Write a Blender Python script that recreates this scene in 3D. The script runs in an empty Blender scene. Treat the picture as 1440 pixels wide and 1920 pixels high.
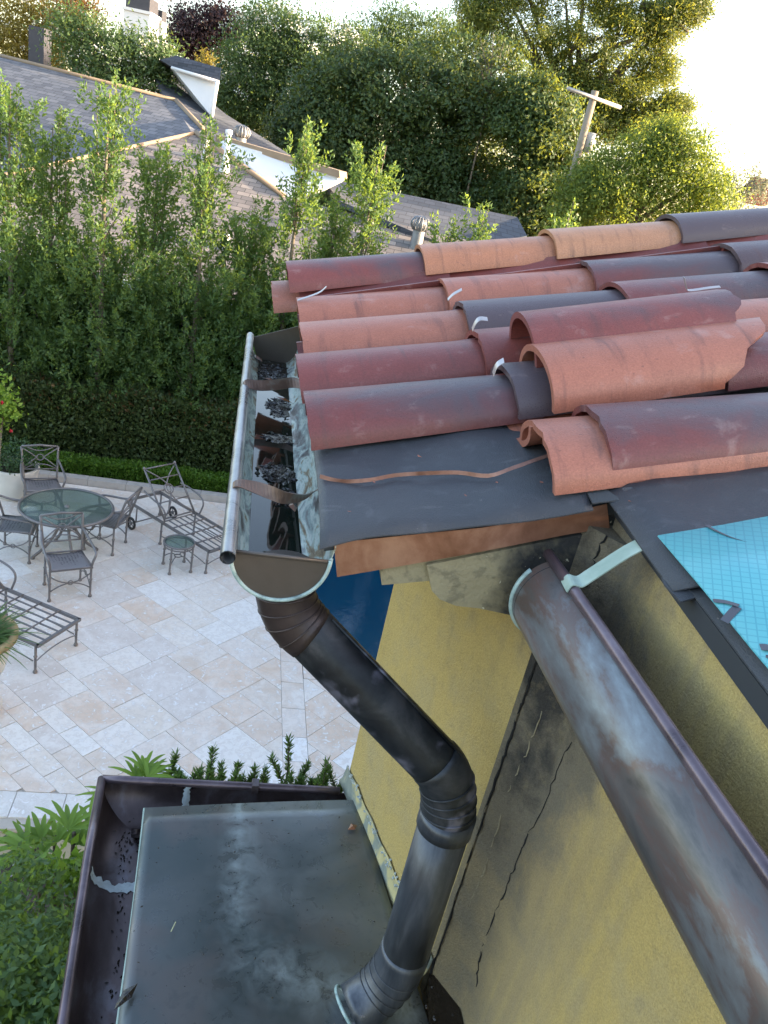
import bpy, math, random
import numpy as np
from mathutils import Vector, Matrix
R=math.radians
random.seed(7); rng=np.random.default_rng(7)
S=bpy.context.scene
C=S.collection
# ------------------------------------------------------------------ camera, sky, sun, exposure
CH=5.5                                   # camera height over the patio; world axes follow the house: X away from the gutter, Y along it
FPX=1430.0; ROLL=R(12.478); PITCH=R(23.313); YAW=R(12.9)
fw=Vector((math.sin(YAW)*math.cos(PITCH), math.cos(YAW)*math.cos(PITCH), -math.sin(PITCH)))
rt=Vector((math.cos(YAW), -math.sin(YAW), 0)); up0=rt.cross(fw)
# image right = rt*cos(roll)+... (content is rotated clockwise by ROLL)
right=rt*math.cos(ROLL)+up0*math.sin(ROLL); up=up0*math.cos(ROLL)-rt*math.sin(ROLL)
cam=bpy.data.cameras.new('camera'); co=bpy.data.objects.new('camera',cam); C.objects.link(co)
m=Matrix((right,up,-fw)).transposed().to_4x4(); m.translation=Vector((0,0,CH)); co.matrix_world=m
cam.sensor_fit='HORIZONTAL'; cam.sensor_width=36; cam.lens=FPX/1440*36; cam.clip_start=.02; cam.clip_end=600
S.camera=co
SUN_AZ=R(99); SUN_EL=R(11.5)
w=bpy.data.worlds.new('World'); S.world=w; w.use_nodes=True
nt=w.node_tree; bg=nt.nodes['Background']; sk=nt.nodes.new('ShaderNodeTexSky'); sk.sky_type='NISHITA'; sk.sun_disc=False
sk.sun_elevation=SUN_EL; sk.sun_rotation=SUN_AZ; sk.air_density=1.0; sk.dust_density=2.0; sk.ozone_density=1.0; sk.altitude=0
nt.links.new(sk.outputs[0],bg.inputs[0]); bg.inputs[1].default_value=.15
sl=bpy.data.lights.new('sun','SUN'); sl.energy=3.2; sl.angle=R(.6); sl.color=(1,.86,.64)
so=bpy.data.objects.new('sun',sl); C.objects.link(so)
sd=Vector((math.sin(SUN_AZ)*math.cos(SUN_EL),math.cos(SUN_AZ)*math.cos(SUN_EL),math.sin(SUN_EL)))
so.rotation_euler=sd.to_track_quat('Z','Y').to_euler()
S.view_settings.view_transform='Standard'; S.view_settings.look='None'; S.view_settings.gamma=1; S.view_settings.exposure=2.6
S.view_settings.use_white_balance=True; S.view_settings.white_balance_temperature=7000; S.view_settings.white_balance_tint=17   # shade balance
S.render.engine='CYCLES'

# ------------------------------------------------------------------ measuring helpers (survey of the place: sight line -> known plane)
cr,sr=math.cos(ROLL),math.sin(ROLL)
def sight(x,y):
    X,Y=x-720.,y-960.
    d=(fw*FPX+right*X-up*Y)/FPX
    return d
def onz(x,y,z):   # z measured from the patio
    d=sight(x,y); t=(z-CH)/d.z; return Vector((d.x*t,d.y*t,z))
def onb(x,y,b): d=sight(x,y); t=b/d.y; return Vector((d.x*t,b,d.z*t+CH))
def ona(x,y,a): d=sight(x,y); t=a/d.x; return Vector((a,d.y*t,d.z*t+CH))
def far(x,y,f):   # f metres ahead (horizontal distance along the camera heading)
    d=sight(x,y); h=d.x*math.sin(YAW)+d.y*math.cos(YAW); t=f/h; return Vector((d.x*t,d.y*t,d.z*t+CH))
DK0=-.551+CH
def deckz(a,b): return DK0+.28*(a-.169)+.10*(b-1.10)
def ondeck(x,y,off=0.):
    d=sight(x,y); t=(DK0+off-.28*.169-.10*1.10-CH)/(d.z-.28*d.x-.10*d.y); return Vector((d.x*t,d.y*t,d.z*t+CH))

# ------------------------------------------------------------------ mesh helpers
class MB:
    def __init__(s): s.v=[]; s.f=[]; s.sm=[]
    def add(s,vs,fs,smooth=False):
        o=len(s.v); s.v+= [Vector(x) for x in vs]; s.f+=[tuple(i+o for i in f) for f in fs]; s.sm+=[smooth]*len(fs)
        return s
    def box(s,c,d,rz=0,M=None):
        x,y,z=[k/2 for k in d]
        vs=[Vector((sx*x,sy*y,sz*z)) for sx in(-1,1) for sy in(-1,1) for sz in(-1,1)]
        if M is None: M=Matrix.Translation(Vector(c))@Matrix.Rotation(rz,4,'Z')
        vs=[M@v for v in vs]
        return s.add(vs,[(0,1,3,2),(4,6,7,5),(0,4,5,1),(2,3,7,6),(0,2,6,4),(1,5,7,3)])
    def tube(s,pts,r,n=8,closed=False,cap=True,flat=None):
        pts=[Vector(p) for p in pts]; k=len(pts); rs=r if isinstance(r,(list,tuple)) else [r]*k
        vs=[]; prev=None
        for i,p in enumerate(pts):
            if closed: t=(pts[(i+1)%k]-pts[i-1])
            else: t=(pts[min(i+1,k-1)]-pts[max(i-1,0)])
            t.normalize()
            if prev is None:
                a=Vector((0,0,1)) if abs(t.z)<.9 else Vector((1,0,0)); nrm=t.cross(a).normalized()
            else:
                nrm=prev-t*prev.dot(t)
                nrm=nrm.normalized() if nrm.length>1e-6 else prev
            prev=nrm; bi=t.cross(nrm)
            for j in range(n):
                q=2*math.pi*j/n
                vs.append(p+(nrm*math.cos(q)+bi*math.sin(q))*rs[i])
        fs=[]
        for i in range(k if closed else k-1):
            a=i*n; b=((i+1)%k)*n
            for j in range(n): fs.append((a+j,b+j,b+(j+1)%n,a+(j+1)%n))
        if cap and not closed: fs+=[tuple(range(n)),tuple(range((k-1)*n,k*n))[::-1]]
        return s.add(vs,fs,True)
    def lathe(s,prof,c=(0,0,0),n=20):
        c=Vector(c); vs=[];fs=[]
        for (r,z) in prof:
            for j in range(n): q=2*math.pi*j/n; vs.append(c+Vector((r*math.cos(q),r*math.sin(q),z)))
        for i in range(len(prof)-1):
            for j in range(n): fs.append((i*n+j,i*n+(j+1)%n,(i+1)*n+(j+1)%n,(i+1)*n+j))
        return s.add(vs,fs,True)
    def prism(s,poly,dvec):
        poly=[Vector(p) for p in poly]; d=Vector(dvec); n=len(poly)
        vs=poly+[p+d for p in poly]
        fs=[tuple(range(n))[::-1],tuple(range(n,2*n))]+[(i,(i+1)%n,n+(i+1)%n,n+i) for i in range(n)]
        return s.add(vs,fs)
    def grid(s,rows,smooth=True,thick=0,tdir=None):
        h=len(rows); wd=len(rows[0]); vs=[Vector(p) for r_ in rows for p in r_]
        fs=[(i*wd+j,i*wd+j+1,(i+1)*wd+j+1,(i+1)*wd+j) for i in range(h-1) for j in range(wd-1)]
        if thick:
            t=Vector(tdir)*thick; n=len(vs); vs2=[v+t for v in vs]
            fs2=[tuple(k+n for k in f[::-1]) for f in fs]
            ring=[j for j in range(wd)]+[i*wd+wd-1 for i in range(1,h)]+[(h-1)*wd+j for j in range(wd-2,-1,-1)]+[i*wd for i in range(h-2,0,-1)]
            fs3=[(ring[(i+1)%len(ring)],ring[i],ring[i]+n,ring[(i+1)%len(ring)]+n) for i in range(len(ring))]
            o=len(s.v); s.v+=vs+vs2; s.f+=[tuple(i+o for i in f) for f in fs+fs2+fs3]; s.sm+=[smooth]*(2*len(fs))+[False]*len(fs3); return s
        return s.add(vs,fs,smooth)
    def mesh(s,name,off=Vector((0,0,0))):
        me=bpy.data.meshes.new(name); me.from_pydata([tuple(v-off) for v in s.v],[],s.f)
        me.polygons.foreach_set('use_smooth',s.sm); me.update(); return me
def obj(name,me,mat,parent=None,loc=None):
    o=bpy.data.objects.new(name,me); C.objects.link(o)
    if mat is not None and not me.materials: me.materials.append(mat)
    if parent is not None: o.parent=parent
    if loc is not None: o.location=loc
    return o
def tag(o,label,cat=None,group=None,kind=None):
    if label: o['label']=label
    if cat: o['category']=cat
    if group: o['group']=group
    if kind: o['kind']=kind
    return o
def thing(name,label,cat,loc=(0,0,0),rz=0,group=None):
    o=bpy.data.objects.new(name,None); C.objects.link(o); o.location=loc; o.rotation_euler=(0,0,rz); o.empty_display_size=.1
    return tag(o,label,cat,group)
WLOC={}
def part(mb,name,mat,root,local=False,kind=None,label=None):
    """links mb as a mesh under root. mb in world coordinates unless local"""
    off=Vector((0,0,0))
    if not local and root is not None:
        p=root
        while p is not None: off=off+p.location; p=p.parent
    me=mb.mesh(name,off); o=obj(name,me,mat,root)
    if kind: o['kind']=kind
    if label: o['label']=label
    return o
def struct(mb,name,mat): o=obj(name,mb.mesh(name),mat); o['kind']='structure'; return o
def copy_tree(o,parent=None):
    c=o.copy(); C.objects.link(c); c.parent=parent
    for ch in o.children: copy_tree(ch,c)
    return c
def subdiv_arc(p0,p1,p2,n=8):
    p0,p1,p2=Vector(p0),Vector(p1),Vector(p2)
    return [(p0*(1-t)**2+p1*2*t*(1-t)+p2*t*t) for t in [i/n for i in range(n+1)]]
def spline(pts,n=6):
    pts=[Vector(p) for p in pts]; out=[]
    P=[pts[0]*2-pts[1]]+pts+[pts[-1]*2-pts[-2]]
    for i in range(1,len(P)-2):
        for k in range(n):
            t=k/n; a,b,c,d=P[i-1],P[i],P[i+1],P[i+2]
            out.append(.5*((2*b)+(c-a)*t+(2*a-5*b+4*c-d)*t*t+(3*b-a-3*c+d)*t**3))
    return out+[pts[-1]]
def ribbon(mb,pts,wdirs,width,thick=.0015):
    """strip of metal: pts centre line, wdirs width direction per point"""
    rows=[]
    pts=[Vector(p) for p in pts]
    vs=[];fs=[]
    for i,p in enumerate(pts):
        wv=Vector(wdirs[i]).normalized()*width/2
        t=(pts[min(i+1,len(pts)-1)]-pts[max(i-1,0)]).normalized(); nn=t.cross(wv).normalized()*thick
        vs+=[p-wv,p+wv,p+wv+nn,p-wv+nn]
    for i in range(len(pts)-1):
        a=4*i;b=a+4
        for j in range(4): fs.append((a+j,a+(j+1)%4,b+(j+1)%4,b+j))
    k=4*(len(pts)-1); fs+=[(3,2,1,0),(k,k+1,k+2,k+3)]
    mb.add(vs,fs,False); return mb
def tips(pts,dirs,seed=0): pass

# ------------------------------------------------------------------ materials
def newmat(name):
    m=bpy.data.materials.new(name); m.use_nodes=True; nt=m.node_tree; b=nt.nodes['Principled BSDF']; return m,nt,b
def nd(nt,t,**k):
    n=nt.nodes.new(t)
    for a,v in k.items():
        if a.startswith('i_'):
            key=a[2:]; key=int(key) if key.isdigit() else key.replace('_',' ')
            n.inputs[key].default_value=v
        else: setattr(n,a,v)
    return n
def c4(c): return (c[0],c[1],c[2],1)
def ramp(nt,stops,fac=None,interp='LINEAR'):
    r=nt.nodes.new('ShaderNodeValToRGB'); r.color_ramp.interpolation=interp; e=r.color_ramp.elements
    while len(e)<len(stops): e.new(.5)
    for k,(p,c) in enumerate(stops):
        e[k].position=p; e[k].color=c4(c) if not isinstance(c,(int,float)) else (c,c,c,1)
    if fac is not None: nt.links.new(fac,r.inputs[0])
    return r
def coords(nt,kind='Object',scale=(1,1,1),rot=(0,0,0)):
    if kind=='World':
        g=nt.nodes.new('ShaderNodeNewGeometry'); out=g.outputs['Position']
    else:
        g=nt.nodes.new('ShaderNodeTexCoord'); out=g.outputs[kind]
    mp=nt.nodes.new('ShaderNodeMapping'); mp.inputs['Scale'].default_value=scale; mp.inputs['Rotation'].default_value=rot
    nt.links.new(out,mp.inputs[0]); return mp.outputs[0]
def noise(nt,vec,scale,detail=6,rough=.55,dist=0):
    n=nd(nt,'ShaderNodeTexNoise'); n.inputs['Scale'].default_value=scale; n.inputs['Detail'].default_value=detail; n.inputs['Roughness'].default_value=rough; n.inputs['Distortion'].default_value=dist
    nt.links.new(vec,n.inputs['Vector']); return n.outputs[0]
def mix(nt,fac,a,b,mode='MIX'):
    n=nd(nt,'ShaderNodeMix',data_type='RGBA',blend_type=mode)
    for s,v in ((0,fac),(6,a),(7,b)):
        if isinstance(v,(int,float)): n.inputs[s].default_value=v
        elif isinstance(v,(tuple,list)): n.inputs[s].default_value=c4(v)
        else: nt.links.new(v,n.inputs[s])
    return n.outputs[2]
def math_(nt,op,a,b=0,c=None,clamp=False):
    n=nd(nt,'ShaderNodeMath',operation=op,use_clamp=clamp)
    for i,v in enumerate((a,b) if c is None else (a,b,c)):
        if isinstance(v,(int,float)): n.inputs[i].default_value=v
        else: nt.links.new(v,n.inputs[i])
    return n.outputs[0]
def bump(nt,b,h,strength=.3,dist=.01):
    n=nd(nt,'ShaderNodeBump'); n.inputs['Strength'].default_value=strength; n.inputs['Distance'].default_value=dist
    nt.links.new(h,n.inputs['Height']); nt.links.new(n.outputs[0],b.inputs['Normal'])
def simple(name,col,rough=.6,metal=0,var=.25,scale=8,bmp=0,bscale=60,coord='Object',stretch=(1,1,1),spec=.5):
    m,nt,b=newmat(name); v=coords(nt,coord,stretch)
    n=noise(nt,v,scale); c=mix(nt,n,[k*(1-var) for k in col],[min(k*(1+var),1) for k in col])
    nt.links.new(c,b.inputs['Base Color']); b.inputs['Roughness'].default_value=rough; b.inputs['Metallic'].default_value=metal
    b.inputs['Specular IOR Level'].default_value=spec
    if bmp: bump(nt,b,noise(nt,v,bscale,4),bmp,.005)
    return m
def patina(name,stops,scale=5,stretch=(1,1,1),metal=.4,rough=(.35,.6),spots=None,dist=.6,coord='World',bmp=.1,fine=40,streak=None,rot=(0,0,0)):
    """weathered copper: broad blotches from a ramp, fine speckle, streaks, blotchy gloss"""
    m,nt,b=newmat(name); v=coords(nt,coord,stretch,rot)
    n1=noise(nt,v,scale,8,.6,dist); n2=noise(nt,v,fine,5,.7)
    f=math_(nt,'ADD',n1,math_(nt,'MULTIPLY',math_(nt,'SUBTRACT',n2,.5),.22))
    col=ramp(nt,stops,f).outputs[0]
    if streak:
        v2=coords(nt,coord,streak[0]); n3=noise(nt,v2,streak[1],5,.6)
        msk=ramp(nt,[(streak[3],0),(streak[4],1)],n3).outputs[0]; col=mix(nt,msk,col,streak[2])
    if spots:
        n4=noise(nt,v,spots[0],3,.6,.3); msk=ramp(nt,[(spots[2],0),(spots[2]+.035,.25),(spots[2]+.09,1)],math_(nt,'ADD',n4,math_(nt,'MULTIPLY',math_(nt,'SUBTRACT',n2,.5),.10))).outputs[0]; col=mix(nt,msk,col,spots[1])
    nt.links.new(col,b.inputs['Base Color']); b.inputs['Metallic'].default_value=metal
    nt.links.new(ramp(nt,[(.3,rough[0]),(.7,rough[1])],n1).outputs[0],b.inputs['Roughness'])
    if bmp: bump(nt,b,math_(nt,'ADD',n1,math_(nt,'MULTIPLY',n2,.3)),bmp,.01)
    return m
def leafmat(name,c1,c2,trans=.45,tcol=None,rough=.5,vs=.9):
    m,nt,b=newmat(name)
    g=nt.nodes.new('ShaderNodeNewGeometry'); r=g.outputs['Random Per Island']
    v=coords(nt,'Object'); n=noise(nt,v,vs,3)
    f=math_(nt,'ADD',math_(nt,'MULTIPLY',r,.6),math_(nt,'MULTIPLY',n,.5),clamp=True)
    col=mix(nt,f,c1,c2); nt.links.new(col,b.inputs['Base Color']); b.inputs['Roughness'].default_value=rough; b.inputs['Specular IOR Level'].default_value=.35
    t=nd(nt,'ShaderNodeBsdfTranslucent'); tc=mix(nt,f,tcol or [k*1.4 for k in c2],[min(1,k*1.3) for k in (tcol or [q*1.5 for q in c2])]); nt.links.new(tc,t.inputs[0])
    mx=nd(nt,'ShaderNodeMixShader'); mx.inputs[0].default_value=trans
    nt.links.new(b.outputs[0],mx.inputs[1]); nt.links.new(t.outputs[0],mx.inputs[2]); nt.links.new(mx.outputs[0],nt.nodes['Material Output'].inputs[0])
    return m
# ================================================================== the yellow house
def tile_material():
    m,nt,b=newmat('clay_tile'); oi=nt.nodes.new('ShaderNodeObjectInfo'); v=coords(nt,'Object',(1,1.6,1))
    off=nd(nt,'ShaderNodeVectorMath',operation='ADD'); nt.links.new(v,off.inputs[0])
    sc=nd(nt,'ShaderNodeVectorMath',operation='SCALE'); sc.inputs['Scale'].default_value=37.; 
    cmb=nt.nodes.new('ShaderNodeCombineXYZ'); nt.links.new(oi.outputs['Random'],cmb.inputs[0]); nt.links.new(oi.outputs['Random'],cmb.inputs[1]); nt.links.new(cmb.outputs[0],sc.inputs[0]); nt.links.new(sc.outputs[0],off.inputs[1])
    vv=off.outputs[0]
    n1=noise(nt,vv,5.0,6,.6,1.0); n2=noise(nt,vv,70,4,.6); n3=noise(nt,vv,14,5,.6,.3)
    sx=nd(nt,'ShaderNodeSeparateXYZ'); tc=nt.nodes.new('ShaderNodeTexCoord'); nt.links.new(tc.outputs['Object'],sx.inputs[0])
    al=oi.outputs['Alpha']
    # kiln flashing: slate grey towards the head and along the crown of the tile
    g=math_(nt,'ADD',math_(nt,'MULTIPLY',sx.outputs[0],1.3),math_(nt,'MULTIPLY',sx.outputs[2],5.0))
    f=math_(nt,'ADD',math_(nt,'MULTIPLY',n1,1.1),math_(nt,'SUBTRACT',g,.9))
    f=math_(nt,'ADD',f,math_(nt,'MULTIPLY',math_(nt,'SUBTRACT',al,.5),2.2))
    fl=ramp(nt,[(.30,0),(.72,1)],f).outputs[0]
    n7=noise(nt,vv,260,3,.7); vst=nd(nt,'ShaderNodeVectorMath',operation='MULTIPLY'); nt.links.new(vv,vst.inputs[0]); vst.inputs[1].default_value=(30,3,3); n8=noise(nt,vst.outputs[0],1.0,5,.65,.3)
    base=mix(nt,.75,oi.outputs['Color'],mix(nt,n3,(.62,.60,.58),(1.0,1.0,1.0)),'MULTIPLY')
    base=mix(nt,.6,base,ramp(nt,[(.3,(.6,.58,.58)),(.55,(1,1,1)),(.75,(1.35,1.3,1.25))],n7).outputs[0],'MULTIPLY')
    base=mix(nt,ramp(nt,[(.54,0),(.70,.55)],n8).outputs[0],base,(.09,.045,.042))
    col=mix(nt,fl,base,(.085,.064,.074))
    chalk=ramp(nt,[(.60,0),(.72,.28)],n3).outputs[0]
    col=mix(nt,chalk,col,(.40,.30,.28))
    col=mix(nt,ramp(nt,[(.66,0),(.72,.5)],n2).outputs[0],col,(.10,.05,.045))
    nt.links.new(col,b.inputs['Base Color'])
    vd=nd(nt,'ShaderNodeTexVoronoi'); vd.inputs['Scale'].default_value=230; nt.links.new(vv,vd.inputs['Vector'])
    wet=math_(nt,'MULTIPLY',ramp(nt,[(.1,1),(.33,0)],vd.outputs['Distance']).outputs[0],ramp(nt,[(.42,0),(.6,1)],n1).outputs[0])
    nt.links.new(ramp(nt,[(0,.42),(1,.15)],wet).outputs[0],b.inputs['Roughness'])
    bump(nt,b,math_(nt,'ADD',math_(nt,'ADD',math_(nt,'MULTIPLY',n2,.5),math_(nt,'MULTIPLY',n7,.25)),math_(nt,'MULTIPLY',wet,.7)),.32,.004)
    return m
M={}
M['tile']=tile_material()
def stucco():
    m,nt,b=newmat('yellow_stucco'); v=coords(nt,'World'); g=nt.nodes.new('ShaderNodeNewGeometry'); sx=nd(nt,'ShaderNodeSeparateXYZ'); nt.links.new(g.outputs['Position'],sx.inputs[0])
    n1=noise(nt,v,2.6,6,.55,.4); n2=noise(nt,v,9,7,.65,.3); n3=noise(nt,v,150,3,.6)
    vs=coords(nt,'World',(14,14,1.2)); st=noise(nt,vs,1.6,6,.6,.2)
    col=mix(nt,n1,(.45,.325,.112),(.56,.42,.17)); 
    col=mix(nt,ramp(nt,[(.45,0),(.7,.55)],n2).outputs[0],col,(.40,.33,.19))
    col=mix(nt,ramp(nt,[(.55,0),(.80,.30)],st).outputs[0],col,(.30,.25,.14))
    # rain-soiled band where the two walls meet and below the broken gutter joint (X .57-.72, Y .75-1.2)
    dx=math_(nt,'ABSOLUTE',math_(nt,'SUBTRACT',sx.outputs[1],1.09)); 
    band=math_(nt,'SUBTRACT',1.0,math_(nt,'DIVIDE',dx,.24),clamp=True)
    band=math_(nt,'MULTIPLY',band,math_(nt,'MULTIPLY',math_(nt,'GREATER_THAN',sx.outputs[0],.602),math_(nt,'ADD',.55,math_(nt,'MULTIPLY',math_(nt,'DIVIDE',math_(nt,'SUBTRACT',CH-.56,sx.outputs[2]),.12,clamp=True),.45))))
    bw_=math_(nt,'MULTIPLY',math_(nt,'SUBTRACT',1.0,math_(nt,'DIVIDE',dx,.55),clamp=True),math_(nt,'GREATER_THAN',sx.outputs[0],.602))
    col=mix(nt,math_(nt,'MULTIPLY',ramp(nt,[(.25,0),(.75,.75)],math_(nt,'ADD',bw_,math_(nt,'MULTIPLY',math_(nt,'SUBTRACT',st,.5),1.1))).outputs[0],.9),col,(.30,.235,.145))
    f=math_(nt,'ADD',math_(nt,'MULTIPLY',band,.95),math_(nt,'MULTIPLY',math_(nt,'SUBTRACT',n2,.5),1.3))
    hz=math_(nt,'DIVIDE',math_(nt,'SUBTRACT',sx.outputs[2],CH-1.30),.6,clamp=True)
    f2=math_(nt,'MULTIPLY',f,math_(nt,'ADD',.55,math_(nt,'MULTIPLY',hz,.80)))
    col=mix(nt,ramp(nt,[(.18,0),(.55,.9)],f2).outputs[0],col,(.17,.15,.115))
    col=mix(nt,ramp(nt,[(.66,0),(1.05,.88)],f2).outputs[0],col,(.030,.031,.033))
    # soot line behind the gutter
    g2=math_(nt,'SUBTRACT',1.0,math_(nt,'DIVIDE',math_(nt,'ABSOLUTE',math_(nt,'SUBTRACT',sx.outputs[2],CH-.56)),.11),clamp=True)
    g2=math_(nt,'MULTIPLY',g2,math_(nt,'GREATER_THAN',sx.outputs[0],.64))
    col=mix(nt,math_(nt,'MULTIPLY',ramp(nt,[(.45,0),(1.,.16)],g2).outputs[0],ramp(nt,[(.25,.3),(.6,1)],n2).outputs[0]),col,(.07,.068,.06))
    n5=noise(nt,v,330,3,.7); n6=noise(nt,v,34,5,.7)
    col=mix(nt,ramp(nt,[(.52,0),(.75,.38)],n6).outputs[0],col,(.27,.215,.12))
    col=mix(nt,.55,col,ramp(nt,[(.30,(.55,.55,.55)),(.55,(1.0,1.0,1.0)),(.75,(1.25,1.25,1.22))],n5).outputs[0],'MULTIPLY')
    nt.links.new(col,b.inputs['Base Color']); b.inputs['Roughness'].default_value=.9; b.inputs['Specular IOR Level'].default_value=.2
    bump(nt,b,math_(nt,'ADD',math_(nt,'ADD',n3,math_(nt,'MULTIPLY',n5,.6)),math_(nt,'MULTIPLY',n2,.6)),.9,.004)
    return m
M['stucco']=stucco()
def cornice_m():
    m,nt,b=newmat('dirty_cornice'); v=coords(nt,'World'); g=nt.nodes.new('ShaderNodeNewGeometry'); sx=nd(nt,'ShaderNodeSeparateXYZ'); nt.links.new(g.outputs['Position'],sx.inputs[0])
    n1=noise(nt,v,7,7,.65,.5); n3=noise(nt,v,120,4,.6); n4=noise(nt,v,38,3,.6)
    col=mix(nt,n1,(.26,.215,.12),(.40,.35,.22))
    col=mix(nt,ramp(nt,[(.52,0),(.62,.75)],n4).outputs[0],col,(.20,.175,.11))
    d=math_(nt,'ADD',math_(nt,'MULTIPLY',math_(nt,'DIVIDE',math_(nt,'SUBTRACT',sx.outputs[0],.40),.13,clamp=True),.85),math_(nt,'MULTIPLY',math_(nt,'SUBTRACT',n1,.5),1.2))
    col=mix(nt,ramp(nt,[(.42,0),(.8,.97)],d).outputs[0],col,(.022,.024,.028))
    col=mix(nt,ramp(nt,[(.70,0),(.74,1)],noise(nt,v,60,3,.5)).outputs[0],col,(.6,.56,.42))
    nt.links.new(col,b.inputs['Base Color']); b.inputs['Roughness'].default_value=.95; bump(nt,b,math_(nt,'ADD',n3,n4),.6,.005); return m
M['cornice']=cornice_m()
def felt():
    m,nt,b=newmat('black_underlayment'); v=coords(nt,'World'); n1=noise(nt,v,5,6,.6,.8); n2=noise(nt,v,90,4,.7); n3=noise(nt,v,22,5,.65,.5)
    col=mix(nt,n1,(.022,.026,.032),(.062,.068,.078)); col=mix(nt,ramp(nt,[(.56,0),(.75,.5)],n3).outputs[0],col,(.10,.11,.125))
    col=mix(nt,ramp(nt,[(.71,0),(.74,.7)],n2).outputs[0],col,(.20,.19,.18))
    nt.links.new(col,b.inputs['Base Color']); nt.links.new(ramp(nt,[(.35,.38),(.65,.62)],n1).outputs[0],b.inputs['Roughness']); col=mix(nt,ramp(nt,[(.60,0),(.72,.35)],noise(nt,coords(nt,'World',(1,6,1)),7,6,.7,.4)).outputs[0],col,(.16,.165,.17)); nt.links.new(col,b.inputs['Base Color']); n9=noise(nt,v,420,2,.6); bump(nt,b,math_(nt,'ADD',math_(nt,'ADD',n3,n9),math_(nt,'MULTIPLY',n2,.6)),.35,.005); return m
M['felt']=felt()
def bluem():
    m,nt,b=newmat('blue_underlayment'); v=coords(nt,'World',(1,1,.0001),(0,0,R(24)))
    sx=nd(nt,'ShaderNodeSeparateXYZ'); nt.links.new(v,sx.inputs[0])
    def line(o): 
        fr=math_(nt,'FRACT',math_(nt,'MULTIPLY',o,82.)); return math_(nt,'LESS_THAN',fr,.16)
    l=math_(nt,'MAXIMUM',line(sx.outputs[0]),line(sx.outputs[1])); n1=noise(nt,v,9,5,.6)
    col=mix(nt,n1,(.07,.36,.415),(.12,.48,.525)); col=mix(nt,math_(nt,'MULTIPLY',l,.55),col,(.04,.26,.34))
    nt.links.new(col,b.inputs['Base Color']); b.inputs['Roughness'].default_value=.38; bump(nt,b,math_(nt,'SUBTRACT',n1,math_(nt,'MULTIPLY',l,.3)),.25,.003); return m
M['blue']=bluem()
M['print']=simple('dark_print',(.05,.06,.08),.5)
M['new_copper']=patina('bright_copper',[(.36,(.26,.12,.075)),(.5,(.40,.20,.135)),(.62,(.52,.30,.21))],7,metal=.75,rough=(.38,.55),bmp=.05)
M['bronze_strap']=patina('bronze_strap',[(.3,(.10,.065,.05)),(.55,(.20,.13,.10)),(.7,(.28,.30,.27))],9,metal=.6,rough=(.35,.55))
M['green_strap']=patina('verdigris_strap',[(.3,(.26,.36,.30)),(.6,(.40,.50,.43))],12,metal=.05,rough=(.6,.8))
M['silver_clip']=simple('grey_clip',(.45,.42,.42),.4,.6)
M['inside_patina']=patina('gutter_inside_patina',[(.34,(.09,.075,.065)),(.42,(.24,.23,.22)),(.47,(.33,.42,.39)),(.52,(.60,.63,.56)),(.56,(.45,.56,.50)),(.61,(.30,.23,.14)),(.68,(.16,.11,.07))],6,(3.2,1.0,3.2),metal=.35,rough=(.28,.6),bmp=.15,dist=1.0)
M['gutter2']=patina('gutter_brown_blue_patina',[(.32,(.070,.066,.064)),(.42,(.115,.105,.10)),(.49,(.125,.088,.078)),(.55,(.145,.145,.148)),(.63,(.175,.19,.20)),(.74,(.24,.28,.295))],5.0,(2.2,.8,2.2),metal=.4,rough=(.28,.45),dist=.7,bmp=.06)
M['bead2']=patina('bead_purple_brown',[(.3,(.07,.055,.065)),(.6,(.17,.13,.15)),(.8,(.28,.27,.30))],9,metal=.55,rough=(.25,.42))
M['bead1']=patina('bead_grey',[(.3,(.15,.16,.17)),(.6,(.36,.37,.38)),(.8,(.5,.5,.52))],9,metal=.6,rough=(.22,.4))
M['cap_brown']=patina('end_cap_brown',[(.3,(.085,.070,.058)),(.7,(.125,.105,.09))],6,metal=.35,rough=(.35,.5),bmp=.03)
M['verdigris']=patina('verdigris_rim',[(.3,(.16,.22,.22)),(.5,(.35,.50,.48)),(.65,(.50,.60,.56)),(.8,(.17,.14,.12))],30,metal=.15,rough=(.4,.7))
M['pipe_black']=patina('downspout_black',[(.35,(.014,.017,.021)),(.52,(.030,.035,.040)),(.65,(.065,.067,.072))],7,metal=.35,rough=(.34,.55),spots=(10,(.16,.16,.205),.555),bmp=.06,dist=1.4)
M['pipe_brown']=patina('elbow_brown',[(.3,(.035,.026,.025)),(.7,(.085,.062,.058))],9,metal=.4,rough=(.34,.5),bmp=.06)
M['pipe_slate']=patina('downspout_slate',[(.3,(.045,.052,.062)),(.55,(.095,.105,.12)),(.75,(.17,.18,.20))],8,(3,3,.6),metal=.55,rough=(.30,.45),spots=(60,(.4,.42,.42),.72),bmp=.05)
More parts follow.
